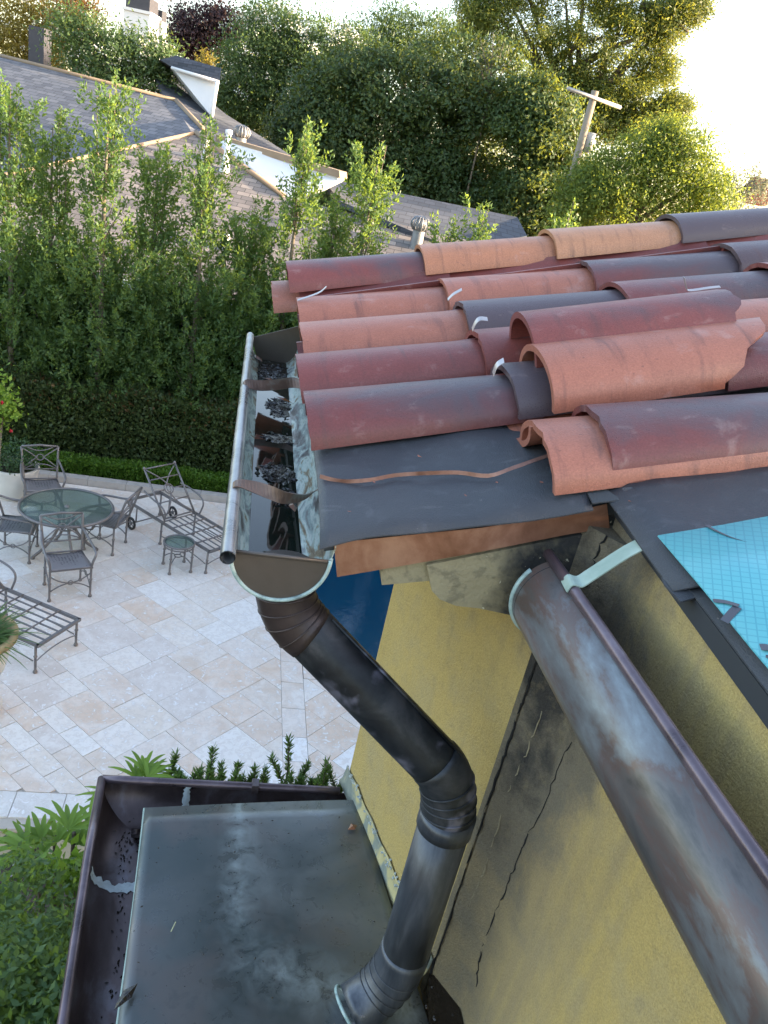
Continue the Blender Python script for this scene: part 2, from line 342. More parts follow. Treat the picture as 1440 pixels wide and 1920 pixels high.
def copper_sheet():
    m,nt,b=newmat('copper_roof_patina'); v=coords(nt,'World'); g=nt.nodes.new('ShaderNodeNewGeometry'); sx=nd(nt,'ShaderNodeSeparateXYZ'); nt.links.new(g.outputs['Position'],sx.inputs[0])
    n1=noise(nt,v,3.2,5,.5,.6); n2=noise(nt,v,22,6,.65,.4); n3=noise(nt,v,95,4,.7)
    x=math_(nt,'ADD',sx.outputs[0],math_(nt,'MULTIPLY',math_(nt,'SUBTRACT',n2,.5),.035)); y=math_(nt,'ADD',sx.outputs[1],math_(nt,'MULTIPLY',math_(nt,'SUBTRACT',n1,.5),.10))
    x2=math_(nt,'ADD',x,math_(nt,'MULTIPLY',math_(nt,'SUBTRACT',n1,.5),.12))
    col=mix(nt,ramp(nt,[(.36,0),(.62,1)],n1).outputs[0],(.070,.088,.090),(.125,.135,.135))
    col=mix(nt,ramp(nt,[(.50,0),(.60,.6)],noise(nt,v,4.1,3,.5,.3)).outputs[0],col,(.135,.118,.112))
    def bandm(val,c,w0): return ramp(nt,[(0,1),(.3,.6),(1,0)],math_(nt,'DIVIDE',math_(nt,'ABSOLUTE',math_(nt,'SUBTRACT',val,c)),w0,clamp=True)).outputs[0]
    yy=math_(nt,'GREATER_THAN',y,1.15)
    s1=math_(nt,'MULTIPLY',bandm(x2,.150,.060),ramp(nt,[(0,0),(1,1)],math_(nt,'DIVIDE',math_(nt,'SUBTRACT',y,1.10),.2,clamp=True)).outputs[0]); s2=math_(nt,'MULTIPLY',bandm(math_(nt,'ADD',y,math_(nt,'MULTIPLY',x,.25)),1.19,.09),ramp(nt,[(0,0),(1,1)],math_(nt,'DIVIDE',math_(nt,'SUBTRACT',x,.10),.15,clamp=True)).outputs[0])
    wash=math_(nt,'MULTIPLY',ramp(nt,[(.13,0),(.20,1)],x).outputs[0],math_(nt,'MULTIPLY',math_(nt,'DIVIDE',math_(nt,'SUBTRACT',y,1.10),.2,clamp=True),.55))
    col=mix(nt,math_(nt,'MULTIPLY',wash,ramp(nt,[(.35,.2),(.6,1)],n1).outputs[0]),col,(.24,.27,.275))
    col=mix(nt,math_(nt,'MULTIPLY',math_(nt,'MAXIMUM',s1,s2),ramp(nt,[(.38,.10),(.60,.75)],n2).outputs[0]),col,(.33,.385,.39))
    col=mix(nt,ramp(nt,[(.60,0),(.70,.45)],n2).outputs[0],col,(.055,.065,.068))
    col=mix(nt,ramp(nt,[(.70,0),(.73,.8)],n3).outputs[0],col,(.03,.03,.03))
    nt.links.new(col,b.inputs['Base Color']); b.inputs['Metallic'].default_value=.45; nt.links.new(ramp(nt,[(.35,.24),(.65,.44)],n2).outputs[0],b.inputs['Roughness']); bump(nt,b,math_(nt,'ADD',n1,math_(nt,'MULTIPLY',n2,.25)),.05,.01); return m
M['copper_sheet']=copper_sheet()
M['trough_brown']=patina('trough_brown',[(.3,(.045,.032,.032)),(.55,(.095,.07,.07)),(.75,(.17,.16,.18))],6,(1.5,.7,1.5),metal=.55,rough=(.26,.45),bmp=.05)
M['sealant']=simple('pale_sealant',(.42,.48,.48),.7,0,.3,60,.5,120)
M['sludge']=simple('wet_sludge',(.018,.013,.010),.16,0,.6,40,.9,70)
mw,ntw,bw=newmat('gutter_water'); bw.inputs['Base Color'].default_value=(.010,.016,.012,1); bw.inputs['Roughness'].default_value=.03; bump(ntw,bw,noise(ntw,coords(ntw,'World'),14,2),.02,.01); M['gwater']=mw
M['edge_dark']=simple('dark_gap_board',(.03,.035,.04),.7)
M['flash_yel']=patina('painted_flashing',[(.36,(.14,.17,.16)),(.50,(.22,.25,.21)),(.57,(.46,.40,.20)),(.75,(.50,.44,.24))],11,metal=.1,rough=(.5,.7))

HR=Vector((.62,1.5,0))
house=thing('stucco_house','yellow stucco house corner with half stripped clay tile roof','house',HR)
BW=.66; RB=1.118
IN=(.606,1.128); OU=(.465,1.730)
# walls (each a slab)
def slab(p0,p1,z0,z1,t,inward):
    mb=MB(); n=40; 
    p0=Vector((p0[0],p0[1],0));p1=Vector((p1[0],p1[1],0)); iv=Vector((inward[0],inward[1],0)).normalized()*t
    mb.prism([p0+Vector((0,0,z0)),p1+Vector((0,0,z0)),p1+Vector((0,0,z1)),p0+Vector((0,0,z1))],iv); return mb
wa=slab(IN,OU,CH-5.4,CH-.60,.25,(.95,.3)); part(wa,'wall',M['stucco'],house)
part(slab((IN[0]+.003,IN[1]-.004),(BW+.004,1.030),CH-5.4,CH-.47,.2,(.8,1)),'wall',M['stucco'],house)
mb=MB(); mb.prism([Vector((BW,IN[1]-.006,.1)),Vector((BW,-3.2,.1)),Vector((BW,-3.2,deckz(BW,-3.2)-.04)),Vector((BW,IN[1]-.006,deckz(BW,IN[1])-.04))],(.25,0,0)); part(mb,'wall',M['stucco'],house)
mb=MB(); mb.prism([Vector((6.0,3.1,.1)),Vector((6.0,-3.2,.1)),Vector((6.0,-3.2,deckz(6,-3.2)-.04)),Vector((6.0,2.6,deckz(6,2.6)-.04)),Vector((6.0,3.1,deckz(6,2.6)-.04))],(.15,0,0)); part(mb,'wall',M['stucco'],house)  # unseen far wall, added to stop low sun leaking under the roof deck
part(slab((1.4,2.62),(6.0,2.62),CH-5.4,CH-.48,.1,(0,1)),'wall',M['stucco'],house)  # unseen end wall, added to close the same gap to the sun
part(slab((OU[0]+.25,OU[1]+.07),(OU[0]+4,OU[1]+1.3),CH-5.4,CH-.60,.2,(.3,-1)),'wall',M['stucco'],house)
# cracks in the stucco: thin raised lips with a dark slit
M['crack']=simple('crack_dark',(.012,.012,.012),1)
M['cracklip']=simple('crack_lip',(.30,.26,.17),.95,0,.4,80)
def crack(pix,plane,wd,mat,side):
    pts=[]
    for (x,y) in pix: pts.append(plane(x,y))
    q=[]
    for i in range(len(pts)-1):
        for k in range(6):
            t=k/6; p=pts[i].lerp(pts[i+1],t)
            q.append(p+Vector((0,random.uniform(-.005,.005),random.uniform(-.005,.005))))
    q.append(pts[-1]); mb=MB()
    mb.tube(q,[wd*random.uniform(.4,1.2) for _ in q],5); return part(mb,'crack',mat,house)
pB=lambda x,y: ona(x,y,BW-.0005)
pR=lambda x,y: onb(x,y,IN[1]-.0035)
def pW(x,y):
    A_=Vector((IN[0]+.003,IN[1]-.004,0)); B_=Vector((BW+.004,1.03,0)); n_=Vector((-(B_-A_).y,(B_-A_).x,0)).normalized(); d=sight(x,y); t1=A_.dot(n_)/d.dot(n_); t2=(BW-.0005)/d.x; t=min(t1,t2) if t1>0 else t2
    return Vector((d.x*t,d.y*t,d.z*t+CH))
crack([(1003,1262),(985,1305),(960,1360),(935,1420),(905,1505),(880,1580),(850,1670),(825,1760),(805,1830)],lambda x,y:Vector((IN[0]+.001,IN[1]-.001,onb(x,y,IN[1]).z)),.0032,M['crack'],0)
crack([(1017,1330),(985,1415),(955,1480),(930,1560),(905,1640),(880,1700)],lambda x,y:pW(x,y),.0014,M['cracklip'],0)
crack([(990,1560),(975,1600),(958,1640),(935,1700),(910,1760),(897,1800),(893,1850)],pW,.0020,M['crack'],0)
crack([(1070,1390),(1040,1460),(1010,1530),(990,1560)],pW,.0012,M['crack'],0)
crack([(1135,1005),(1118,1040),(1108,1075),(1096,1100)],pW,.0022,M['crack'],0)
# cornice (outline of the moulding end, running back under the eave)
up_poly=[(712,1062),(1170,960),(1180,1010),(1135,1020),(1000,1058),(860,1086),(835,1084),(806,1089),(716,1097)]
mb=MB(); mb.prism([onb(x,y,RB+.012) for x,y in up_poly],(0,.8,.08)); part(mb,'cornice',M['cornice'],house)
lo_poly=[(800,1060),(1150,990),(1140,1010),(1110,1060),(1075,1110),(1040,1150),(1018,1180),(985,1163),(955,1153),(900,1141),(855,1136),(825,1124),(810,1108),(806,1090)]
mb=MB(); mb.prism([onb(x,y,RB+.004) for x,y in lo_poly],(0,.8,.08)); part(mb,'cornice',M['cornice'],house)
# roof deck (sloping boards) in two flush rectangles
def deckpoly(pts,off=0.): return [Vector((a,b,deckz(a,b)+off)) for a,b in pts]
mb=MB(); mb.prism(deckpoly([(.172,RB+.006),(6.2,RB+.006),(6.2,2.72),(.172,2.72)],-.004),(0,0,-.03))
deck=part(mb,'roof_deck',M['edge_dark'],house)
mb=MB(); mb.prism(deckpoly([(.655,-3.2),(6.2,-3.2),(6.2,RB+.004),(.655,RB+.004)],-.004),(0,0,-.03)); part(mb,'roof_deck',M['edge_dark'],house)
# copper drip strip on the rake
st=[(626,1018),(760,1004),(900,990),(1020,972),(1138,945),(1143,990),(1060,1003),(900,1035),(760,1060),(632,1082)]
mb=MB(); mb.prism([onb(x,y,RB-.002) for x,y in st],(0,.002,0)); part(mb,'copper_strip',M['new_copper'],house)
# black underlayment: front sheet hangs over the rake in a soft fold
def sheet(p00,p10,p01,p11,nu,nv,fn,thick=.0025):
    rows=[]
    for i in range(nv+1):
        v=i/nv; row=[]
        for j in range(nu+1):
            u=j/nu; p=(p00*(1-u)+p10*u)*(1-v)+(p01*(1-u)+p11*u)*v; row.append(fn(p,u,v))
        rows.append(row)
    mb=MB(); mb.grid(rows,True,thick,(0,0,1)); return mb
def front(p,u,v):
    a,b=p.x,p.y; z=deckz(a,b)+.005+.0030*math.sin(a*17+b*9)+.0022*math.sin(a*33-b*23)+.0012*math.sin(b*61+a*11)
    d=(1.17-b)
    if d>0: z-=d*d*3.2*(1.0-.30*u); 
    return Vector((a,b+(.004*math.sin(u*5)+.002*math.sin(u*17) if v==0 else 0),z))
V2=lambda x,y:Vector((x,y,0))
mb=sheet(V2(.160,1.098),V2(.600,1.100),V2(.160,2.70),V2(.600,2.70),26,46,front); part(mb,'underlayment',M['felt'],house)
def second(p,u,v):
    a,b=p.x,p.y; z=deckz(a,b)+.0085+.0018*math.sin(a*15+b*12)+.001*math.sin(b*50); return Vector((a+(.01*math.sin(v*31)+.006*math.sin(v*77) if u==0 else 0),b,z))
mb=sheet(V2(.598,1.10),V2(2.9,1.10),V2(.598,2.70),V2(2.9,2.70),24,20,second); part(mb,'underlayment',M['felt'],house)
# right hand sheets, with a ragged lap towards the first
e=[ondeck(*q,.012) for q in [(1128,925),(1180,1000),(1217,1052)]]
def third(p,u,v):
    a,b=p.x,p.y; rag=(.010*math.sin(a*33)+.007*math.sin(a*71+1)+.004*math.sin(a*190)) if v==1 else 0
    z=deckz(a,b)+.013+.002*math.sin(a*12-b*17)+(.004 if v==1 else 0); 
    if u==0: z-=.012
    return Vector((a,b+rag,z))
mb=sheet(V2(.630,.86),V2(3.2,.30),V2(.628,1.135),V2(3.2,1.22),50,12,third); part(mb,'underlayment',M['felt'],house,label='black underlayment sheet with a ragged torn edge')
def fourth(p,u,v):
    a,b=p.x,p.y; z=deckz(a,b)+.009; 
    if u<.1: z-=.010
    return Vector((a,b,z))
mb=sheet(V2(.657,-2.5),V2(2.2,-2.5),V2(.653,.90),V2(2.2,.9),10,12,fourth); part(mb,'underlayment',M['felt'],house)
# torn flap below the blue sheet's corner
fp=[ondeck(*q,.004) for q in [(1232,1030),(1262,1030),(1320,1112),(1278,1124),(1248,1092),(1238,1066)]]
mb=MB(); mb.prism([p+Vector((-.006*0,0,-.006)) for p in fp],(0,0,.0025)); part(mb,'underlayment',M['felt'],house)
# blue sheet
bl=[ondeck(*q,.019) for q in [(1232,1008),(1440,970)]]
d1=(bl[1]-bl[0]).normalized()
far_=bl[0]+d1*2.2
n0=ondeck(1440,1252,.019); d2=(n0-bl[0]).normalized(); near=bl[0]+d2*2.6
def blue_fn(p,u,v): return Vector((p.x,p.y,deckz(p.x,p.y)+.019+.0015*math.sin(p.x*21+p.y*7)+.001*math.sin(p.y*33)))
mb=sheet(bl[0],far_,near,far_+d2*2.6,20,20,blue_fn,.002); blue=part(mb,'blue_underlayment',M['blue'],house)
mk=MB()
for path,wd in (([(1325,985),(1345,995),(1375,1006),(1410,1014),(1455,1022),(1520,1030)],.012),([(1336,1128),(1360,1131),(1384,1138)],.011),([(1382,1140),(1370,1152),(1358,1166)],.011),([(1424,1208),(1440,1210),(1470,1216)],.026),([(1436,1228),(1470,1236)],.012)):
    pts=spline([ondeck(x,y,.021) for x,y in path],5); ws=[]
    for p_ in pts: p_.z=blue_fn(p_,0,0).z+.0023
    for i in range(len(pts)):
        t=pts[min(i+1,len(pts)-1)]-pts[max(i-1,0)]; ws.append(t.cross(Vector((0,0,1))))
    o=MB(); ribbon(o,pts,ws,wd,.0003); part(o,'printed_mark',M['print'],blue)
# dark board edge under the blue roof edge
mb=MB(); q0=Vector((.6545,.86,deckz(.655,.86)-.004)); q1=Vector((.6545,-2.6,deckz(.655,-2.6)-.004))
mb.prism([q0,q1,q1-Vector((0,0,.020)),q0-Vector((0,0,.006))],(.012,0,0)); part(mb,'fascia',M['edge_dark'],house)

# ---- clay tiles
def tile_mesh(name,L=.475,w0=.232,w1=.196,h0=.079,h1=.068,t=.0120,broken=None,arc=1.0,jit=0):
    n=16; jr=random.Random(jit); nx=7; mb=MB(); rows_o=[];rows_i=[]
    for i in range(nx+1):
        s=i/nx; ww=(w0+(w1-w0)*s)/2; hh=h0+(h1-h0)*s; ro=[];ri=[]
        for j in range(n+1):
            q=math.pi*(j/n)
            x=L*s
            if broken and i==nx: x+=broken(j/n)
            if broken and i==nx-1: x+=broken(j/n)*.6
            if jit and i in (0,nx): x+=jr.uniform(-.0009,.0009)-(.003 if jr.random()<.04 else 0)*(1 if i else -1)
            cy=math.cos(q); sz=math.sin(q)**.86
            ro.append((x,ww*cy,hh*sz)); ri.append((x,(ww-t)*cy,(hh-t)*sz))
        rows_o.append(ro);rows_i.append(ri)
    mb.grid(rows_o); mb.grid([r_[::-1] for r_ in rows_i])
    for k in (0,nx):
        for j in range(n):
            q=[rows_o[k][j],rows_o[k][j+1],rows_i[k][j+1],rows_i[k][j]]
            mb.add(q if k==0 else q[::-1],[(0,1,2,3)])
    for i in range(nx):
        mb.add([rows_o[i][0],rows_o[i+1][0],rows_i[i+1][0],rows_i[i][0]],[(3,2,1,0)]); mb.add([rows_o[i][n],rows_o[i+1][n],rows_i[i+1][n],rows_i[i][n]],[(0,1,2,3)])
    return mb.mesh(name)
TMS=[tile_mesh('tile',jit=k+1,w0=.232+.004*(k%3-1)) for k in range(5)]; TM=TMS[0]
TP=tile_mesh('pan_tile',h0=.052,h1=.046)
def along(da,dz): return Vector((da,0,dz))
def place_tile(me,a,b,z,name='tile',rise=.28,yaw=0,roll=0,color=(.3,.1,.08,.3),parent=deck,flip=False,dip=0.0):
    o=obj(name,me,M['tile'],parent)
    x=Vector((1,math.tan(yaw),rise-dip)).normalized(); y=Vector((0,0,1)).cross(x).normalized(); zz=x.cross(y)
    if flip: y,zz=-y,-zz
    mt=Matrix((x,y,zz)).transposed().to_4x4()@Matrix.Rotation(roll,4,'X'); mt.translation=Vector((a,b,z))
    if parent is not None: o.matrix_world=Matrix.Translation(-HR)@mt
    else: o.matrix_world=mt
    o.color=color; return o
SAL=(.43,.165,.112); RED=(.24,.068,.060); ORG=(.52,.225,.125); SLT=(.10,.068,.078); TAN=(.52,.26,.145); MAR=(.19,.055,.052)
EX=.405
# columns: (Y, eave X, ridge height of eave tile, colours up the slope (rgb, flashing 0..1))
cols=[(1.517,.152,[(MAR,.62),(SLT,.8),(MAR,.6),(RED,.5),(SLT,.7),(RED,.4)]),
      (1.755,.140,[(RED,.36),(RED,.42),(SAL,.3),(MAR,.6),(RED,.5),(SLT,.7)]),
      (1.995,.146,[(SAL,.30),(SLT,.85),(MAR,.62),(RED,.55),(RED,.5),(SLT,.8)]),
      (2.236,.150,[(SAL,.20),(SAL,.34),(MAR,.72),(SLT,.66),(MAR,.6),(RED,.5)]),
      (2.545,.118,[(RED,.62),(ORG,.05),(TAN,-.02),(SLT,.95),(MAR,.85),(SLT,.8)])]
for ci,(b,a0,cc) in enumerate(cols):
    k=0
    while a0+k*EX<3.6:
        c,f=cc[k%len(cc)]; a=a0+k*EX+random.uniform(-.006,.006); lift=.008 if k else .004
        if ci==4: lift+=.035
        lift+=.030*max(0,a-.2)
        if not(ci<=1 and k==0 and False):
            place_tile(random.choice(TMS),a,b+random.uniform(-.004,.004),deckz(a,b)+lift,color=(*c,f),yaw=random.uniform(-.01,.01),rise=.31,dip=.028)
        k+=1
    # pans between the columns
    if ci<4:
        k=0
        while a0+k*EX<3.4:
            a=a0-.01+k*EX; bb=b+.12; place_tile(TP,a,bb,deckz(a,bb)+.052+.030*max(0,a-.2)+(.018 if ci==3 else 0),rise=.31,color=(*(RED if k%2 else MAR),.5),flip=True,dip=.0); k+=1
pl=place_tile(TM,.078,2.56,deckz(.078,2.56)-.025,color=(*SAL,.2),dip=.02)
# nearest column, eave tiles gone: a stub that shows its mouth, then a large flashed tile over it
b0=1.262
def tb(x,y,off): return ondeck(x,y,off)
q=ondeck(1000,900,.05)
place_tile(TM,.545,1.245,deckz(.545,1.245)+.008,color=(*SAL,.22),yaw=-.03,dip=.0,roll=.06)
place_tile(TM,.640,1.250,deckz(.640,1.250)+.024,color=(*MAR,.66),yaw=-.03,dip=.01,roll=.06)
for k in range(1,7):
    a=.70+EX*k; place_tile(TM,a,1.262,deckz(a,1.262)+.02+.02*(a-.6),color=(*(RED if k%2 else MAR),.6),dip=.02)
# pan fragment beside it
FR=tile_mesh('tile_fragment',.14,.19,.17,.055,.05)
place_tile(FR,.530,1.372,deckz(.530,1.372)+.052,color=(*SAL,.35),flip=True,roll=-.12)
# the two loose broken tiles lying across the columns
BR1=tile_mesh('loose_tile_mesh',.50,.215,.20,.085,.08,.0135,broken=lambda t: -.02-.045*t+.010*math.sin(t*13)+.006*math.sin(t*31))
BR2=tile_mesh('loose_tile_mesh',.50,.225,.21,.095,.09,.0135,broken=lambda t:-.15*max(0,t-.48)*1.9-.05*max(0,.4-t)+.010*math.sin(t*23))
lt1=place_tile(BR2,.598,1.480,deckz(.6,1.545)+.045,'loose_roof_tile',rise=.30,yaw=.02,roll=.10,color=(*SAL,.12),parent=None)
tag(lt1,'salmon clay tile with chipped pointed end and white mortar, lower of the two lying loose','roof tile','loose tiles on the roof')
lt2=place_tile(BR1,.592,1.600,deckz(.592,1.60)+.094,'loose_roof_tile',rise=.31,yaw=-.02,roll=.12,color=(*RED,.46),parent=None)
tag(lt2,'dusky red clay tile with a snapped end, topmost of the two lying loose','roof tile','loose tiles on the roof')
# tile clips / straps sticking up at tile noses
def clip(px,b,wd=.02):
    pts=[]
    for x,y,dz in px: pts.append(onb(x,y,b)+Vector((0,0,dz)))
    mb=MB(); ribbon(mb,spline(pts,4),[Vector((.1,1,.25))]*(4*(len(pts)-1)+1),wd,.0012); part(mb,'tile_clip',M['silver_clip'],deck)
clip([(558,563,0),(580,556,0),(600,548,0),(612,538,0)],2.20,.012)
clip([(840,562,0),(850,552,0),(866,543,0)],1.98,.016)
clip([(886,618,0),(892,605,0),(900,598,0),(914,599,0)],1.76,.022)
clip([(925,702,0),(932,685,0),(945,676,0)],1.52,.022)
clip([(582,752,0),(600,747,0),(626,744,0)],1.50,.016)
clip([(1282,520,0),(1286,538,0),(1292,545,0),(1330,540,0),(1350,538,0)],1.70,.012)

M['chip']=simple('clay_chip',(.40,.15,.10),.9,0,.3,40); M['nail']=simple('nail_head',(.35,.33,.30),.45,.7)
for (x,y) in ((785,858),(700,905),(1015,905),(1090,915),(1200,905),(1180,940),(1290,900),(930,905),(655,960),(1340,905),(870,930)):
    p=ondeck(x,y,.012); sc=random.uniform(.003,.008); mb=MB(); q=[Vector((random.uniform(-1,1),random.uniform(-1,1),random.uniform(0,.6))) for _ in range(5)]
    mb.add([p+v*sc for v in q],[(0,1,2),(0,2,3),(0,3,4),(1,2,4),(2,3,4),(0,1,4)]); part(mb,'tile_chip',M['chip'],deck)
# ================================================================== gutter along the tiled eave
def arc_pts(c,r,a0,a1,n): return [(c[0]+r*math.cos(a0+(a1-a0)*i/n),c[1]+r*math.sin(a0+(a1-a0)*i/n)) for i in range(n+1)]
def trough(c,r,b0,b1,a0,a1,t=.0016,n=22,m=30,warp=0):
    mb=MB(); rows=[]
    for i in range(m+1):
        b=b0+(b1-b0)*i/m; w_=warp*math.sin(i*.9)*.6+warp*math.sin(i*.37+1)
        rows.append([Vector((x+w_*(1 if k>n*.7 else .2),b,z)) for k,(x,z) in enumerate(arc_pts(c,r,a0,a1,n))])
    mb.grid(rows)
    rows2=[[Vector((p.x+(p.x-c[0])/r*t,p.y,p.z+(p.z-c[1])/r*t)) for p in row][::-1] for row in rows]
    mb.grid(rows2)
    for k in (0,n):
        for i in range(m): mb.add([rows[i][k],rows[i+1][k],rows2[i+1][n-k],rows2[i][n-k]],[(0,1,2,3)])
    return mb
G1=(.102,CH-.593); GR=.080
g1=thing('half_round_gutter','old half round copper gutter holding dark water, below the tiled eave','gutter',(.10,1.9,CH-.68))
part(trough(G1,GR,1.115,2.66,math.pi,2*math.pi,warp=.002),'trough',M['inside_patina'],g1)
mb=MB(); mb.tube([(G1[0]-GR-.006,b,G1[1]+.006) for b in [1.075+i*.16 for i in range(11)]],.0125,12,cap=False)
mb.tube([(G1[0]-GR-.006,b,G1[1]+.006) for b in [1.0752,1.12]],.0105,12,cap=False)
part(mb,'bead',M['bead1'],g1)
# back flange up the fascia
mb=MB(); rows=[]
for i in range(31):
    b=1.115+i*.0515; wv=.004*math.sin(i*1.3)+.003*math.sin(i*.6); rows.append([Vector((G1[0]+GR+.001+wv*.3,b,G1[1]-.002)),Vector((G1[0]+GR+.006+wv,b,G1[1]+.022)),Vector((G1[0]+GR+.004+wv,b,G1[1]+.036+.004*math.sin(i*2.2)))])
mb.grid(rows,True,.0015,(1,0,0)); part(mb,'back_flange',M['inside_patina'],g1)
def half_disc(c,r,b,t,n=20):
    mb=MB(); poly=[Vector((x,b,z)) for x,z in arc_pts(c,r,math.pi,2*math.pi,n)]; mb.prism(poly,(0,t,0)); return mb
cap=part(half_disc(G1,GR-.001,1.108,.003),'end_cap',M['cap_brown'],g1)
mb=MB(); mb.tube([Vector((x,1.106,z)) for x,z in arc_pts(G1,GR+.001,math.pi+.04,2*math.pi+.05,26)],.0035,8); mb.tube([Vector((x,1.114,z)) for x,z in arc_pts(G1,GR+.003,math.pi+.04,2*math.pi+.05,26)],.0030,8); part(mb,'rim',M['verdigris'],cap)
mb=MB(); mb.tube([(G1[0]-GR,1.108,G1[1]+.001),(G1[0]+GR,1.108,G1[1]+.001)],.0035,8); part(mb,'top_edge',M['cap_brown'],cap)
fc=MB(); fc.prism([Vector((G1[0]-GR,2.66,G1[1]+.004)),Vector((G1[0]+GR+.004,2.66,G1[1]+.075)),Vector((G1[0]+GR,2.66,G1[1]-.06)),Vector((G1[0],2.66,G1[1]-GR)),Vector((G1[0]-GR*.7,2.66,G1[1]-GR*.7))],(0,.003,0)); part(fc,'end_cap',M['cap_brown'],g1)
# standing water and wet leaf sludge
wz=G1[1]-.063; hw=math.sqrt(GR**2-.063**2)-.001
mb=MB(); mb.grid([[Vector((G1[0]+hw*(2*j/6-1),1.16+1.49*i/30,wz)) for j in range(7)] for i in range(31)]); part(mb,'rain_water',M['gwater'],g1)
mb=MB()
def clump(cx,cy,rx,ry,n,h):
    k=18; rad=[random.uniform(.6,1.15) for _ in range(k)]; ring_=[Vector((max(G1[0]-hw,min(G1[0]+hw,cx+rx*rad[i]*math.cos(6.2832*i/k))),cy+ry*rad[i]*math.sin(6.2832*i/k),wz+.0004)) for i in range(k)]
    mb.add(ring_+[Vector((max(G1[0]-hw,min(G1[0]+hw,cx)),cy,wz+.003))],[(i,(i+1)%k,k) for i in range(k)],True)
    n=int(n*.4)
    for _ in range(n):
        r_=math.sqrt(random.random()); q=random.uniform(0,6.283); x=cx+rx*r_*math.cos(q); y=cy+ry*r_*math.sin(q)
        if abs(x-G1[0])>hw: continue
        L=random.uniform(.004,.020); wd=L*random.uniform(.12,.5); yaw=random.uniform(0,6.28); d=Vector((math.cos(yaw),math.sin(yaw),random.uniform(-.08,.08))); s=Vector((-d.y,d.x,random.uniform(-.1,.1)))
        p=Vector((x,y,wz+random.uniform(.0005,h)))
        mb.add([p-d*L,p+s*wd,p+d*L,p-s*wd,p+Vector((0,0,.003))],[(0,4,1),(1,4,2),(2,4,3),(3,4,0)])
clump(G1[0]+.01,1.62,.05,.06,150,.003); clump(G1[0],2.50,.055,.13,300,.006); clump(G1[0]+.02,2.12,.04,.10,110,.003); clump(G1[0]+.02,1.86,.05,.04,50,.002); clump(G1[0]-.04,1.19,.03,.02,90,.02); clump(G1[0],1.165,.07,.02,160,.012); clump(G1[0]+.03,1.48,.03,.05,60,.006)
part(mb,'leaf_sludge',M['sludge'],g1,kind='stuff')
M['wetleaf']=simple('wet_brown_leaf',(.20,.075,.03),.3,0,.5,50)
for (x,y,L) in ((G1[0]-.05,2.60,.03),(G1[0]+.03,2.16,.028),(G1[0]+.035,1.42,.02),(G1[0]-.01,2.35,.02)):
    mb=MB(); q=random.uniform(0,3); d=Vector((math.cos(q),math.sin(q),.1)); s=Vector((-d.y,d.x,.2)); p=Vector((x,y,wz+.014))
    mb.add([p-d*L,p+s*L*.45,p+d*L,p-s*L*.45,p+Vector((0,0,.006))],[(0,4,1),(1,4,2),(2,4,3),(3,4,0)]); part(mb,'fallen_leaf',M['wetleaf'],g1)
# outlet collar block seen at the near end
mb=MB(); mb.tube([(G1[0]+.005,1.165,wz-.01),(G1[0]+.005,1.165,wz+.012)],[.045,.047],16,cap=False); part(mb,'outlet',M['pipe_black'],g1)
# straps over the trough
zr=G1[1]
p=[(G1[0]-GR-.012,2.02,zr-.004),(G1[0]-GR-.006,2.02,zr+.019),(G1[0]-GR+.03,2.03,zr+.018),(G1[0]-.005,2.05,zr+.022),(G1[0]+.04,2.07,zr+.030),(G1[0]+GR,2.05,zr+.035),(G1[0]+GR+.03,2.04,zr+.05)]
pts=spline(p,5); ws=[Vector((0,1,0)).lerp(Vector((-.2,.55,.9)),min(1,max(0,math.sin(3.1*i/len(pts))))) for i in range(len(pts))]
mb=MB(); ribbon(mb,pts,ws,.030,.0016); part(mb,'strap',M['bronze_strap'],g1)
p=[(G1[0]-GR-.013,1.335,zr-.005),(G1[0]-GR-.006,1.335,zr+.021),(G1[0]-GR+.025,1.335,zr+.020),(G1[0]-.02,1.325,zr+.017),(G1[0]+.01,1.315,zr+.015),(G1[0]+.045,1.325,zr+.018),(G1[0]+GR-.006,1.335,zr+.036),(G1[0]+GR+.03,1.30,zr+.055)]
pts=spline(p,5); ws=[]
for i in range(len(pts)):
    t=i/len(pts); q=math.pi*max(0,min(1,(t-.15)/.75)); ws.append(Vector((0,math.cos(q),math.sin(q)*.9+.05)))
mb=MB(); ribbon(mb,pts,ws,.026,.0016); part(mb,'strap',M['bronze_strap'],g1,label='twisted bronze strap across the near end of the trough')
M['strapc']=patina('dull_copper_strap',[(.3,(.16,.075,.055)),(.6,(.36,.20,.16))],14,metal=.6,rough=(.3,.5))
lp=[ondeck(x,y,o) for x,y,o in [(600,893,.018),(640,902,.012),(690,900,.014),(740,891,.012),(800,887,.016),(860,886,.012),(915,892,.013),(960,878,.024),(1000,864,.03),(1035,852,.035)]]
pts=spline(lp,4); ws=[]
for i in range(len(pts)):
    t=i/len(pts); ws.append(Vector((0,.12+.88*max(0,(t-.65)/.35),1.0-.6*t)))
mb=MB(); ribbon(mb,pts,[w_ for w_ in ws],.0075,.0012); part(mb,'strap',M['strapc'],g1,label='long bent copper strap lying on the black underlayment')

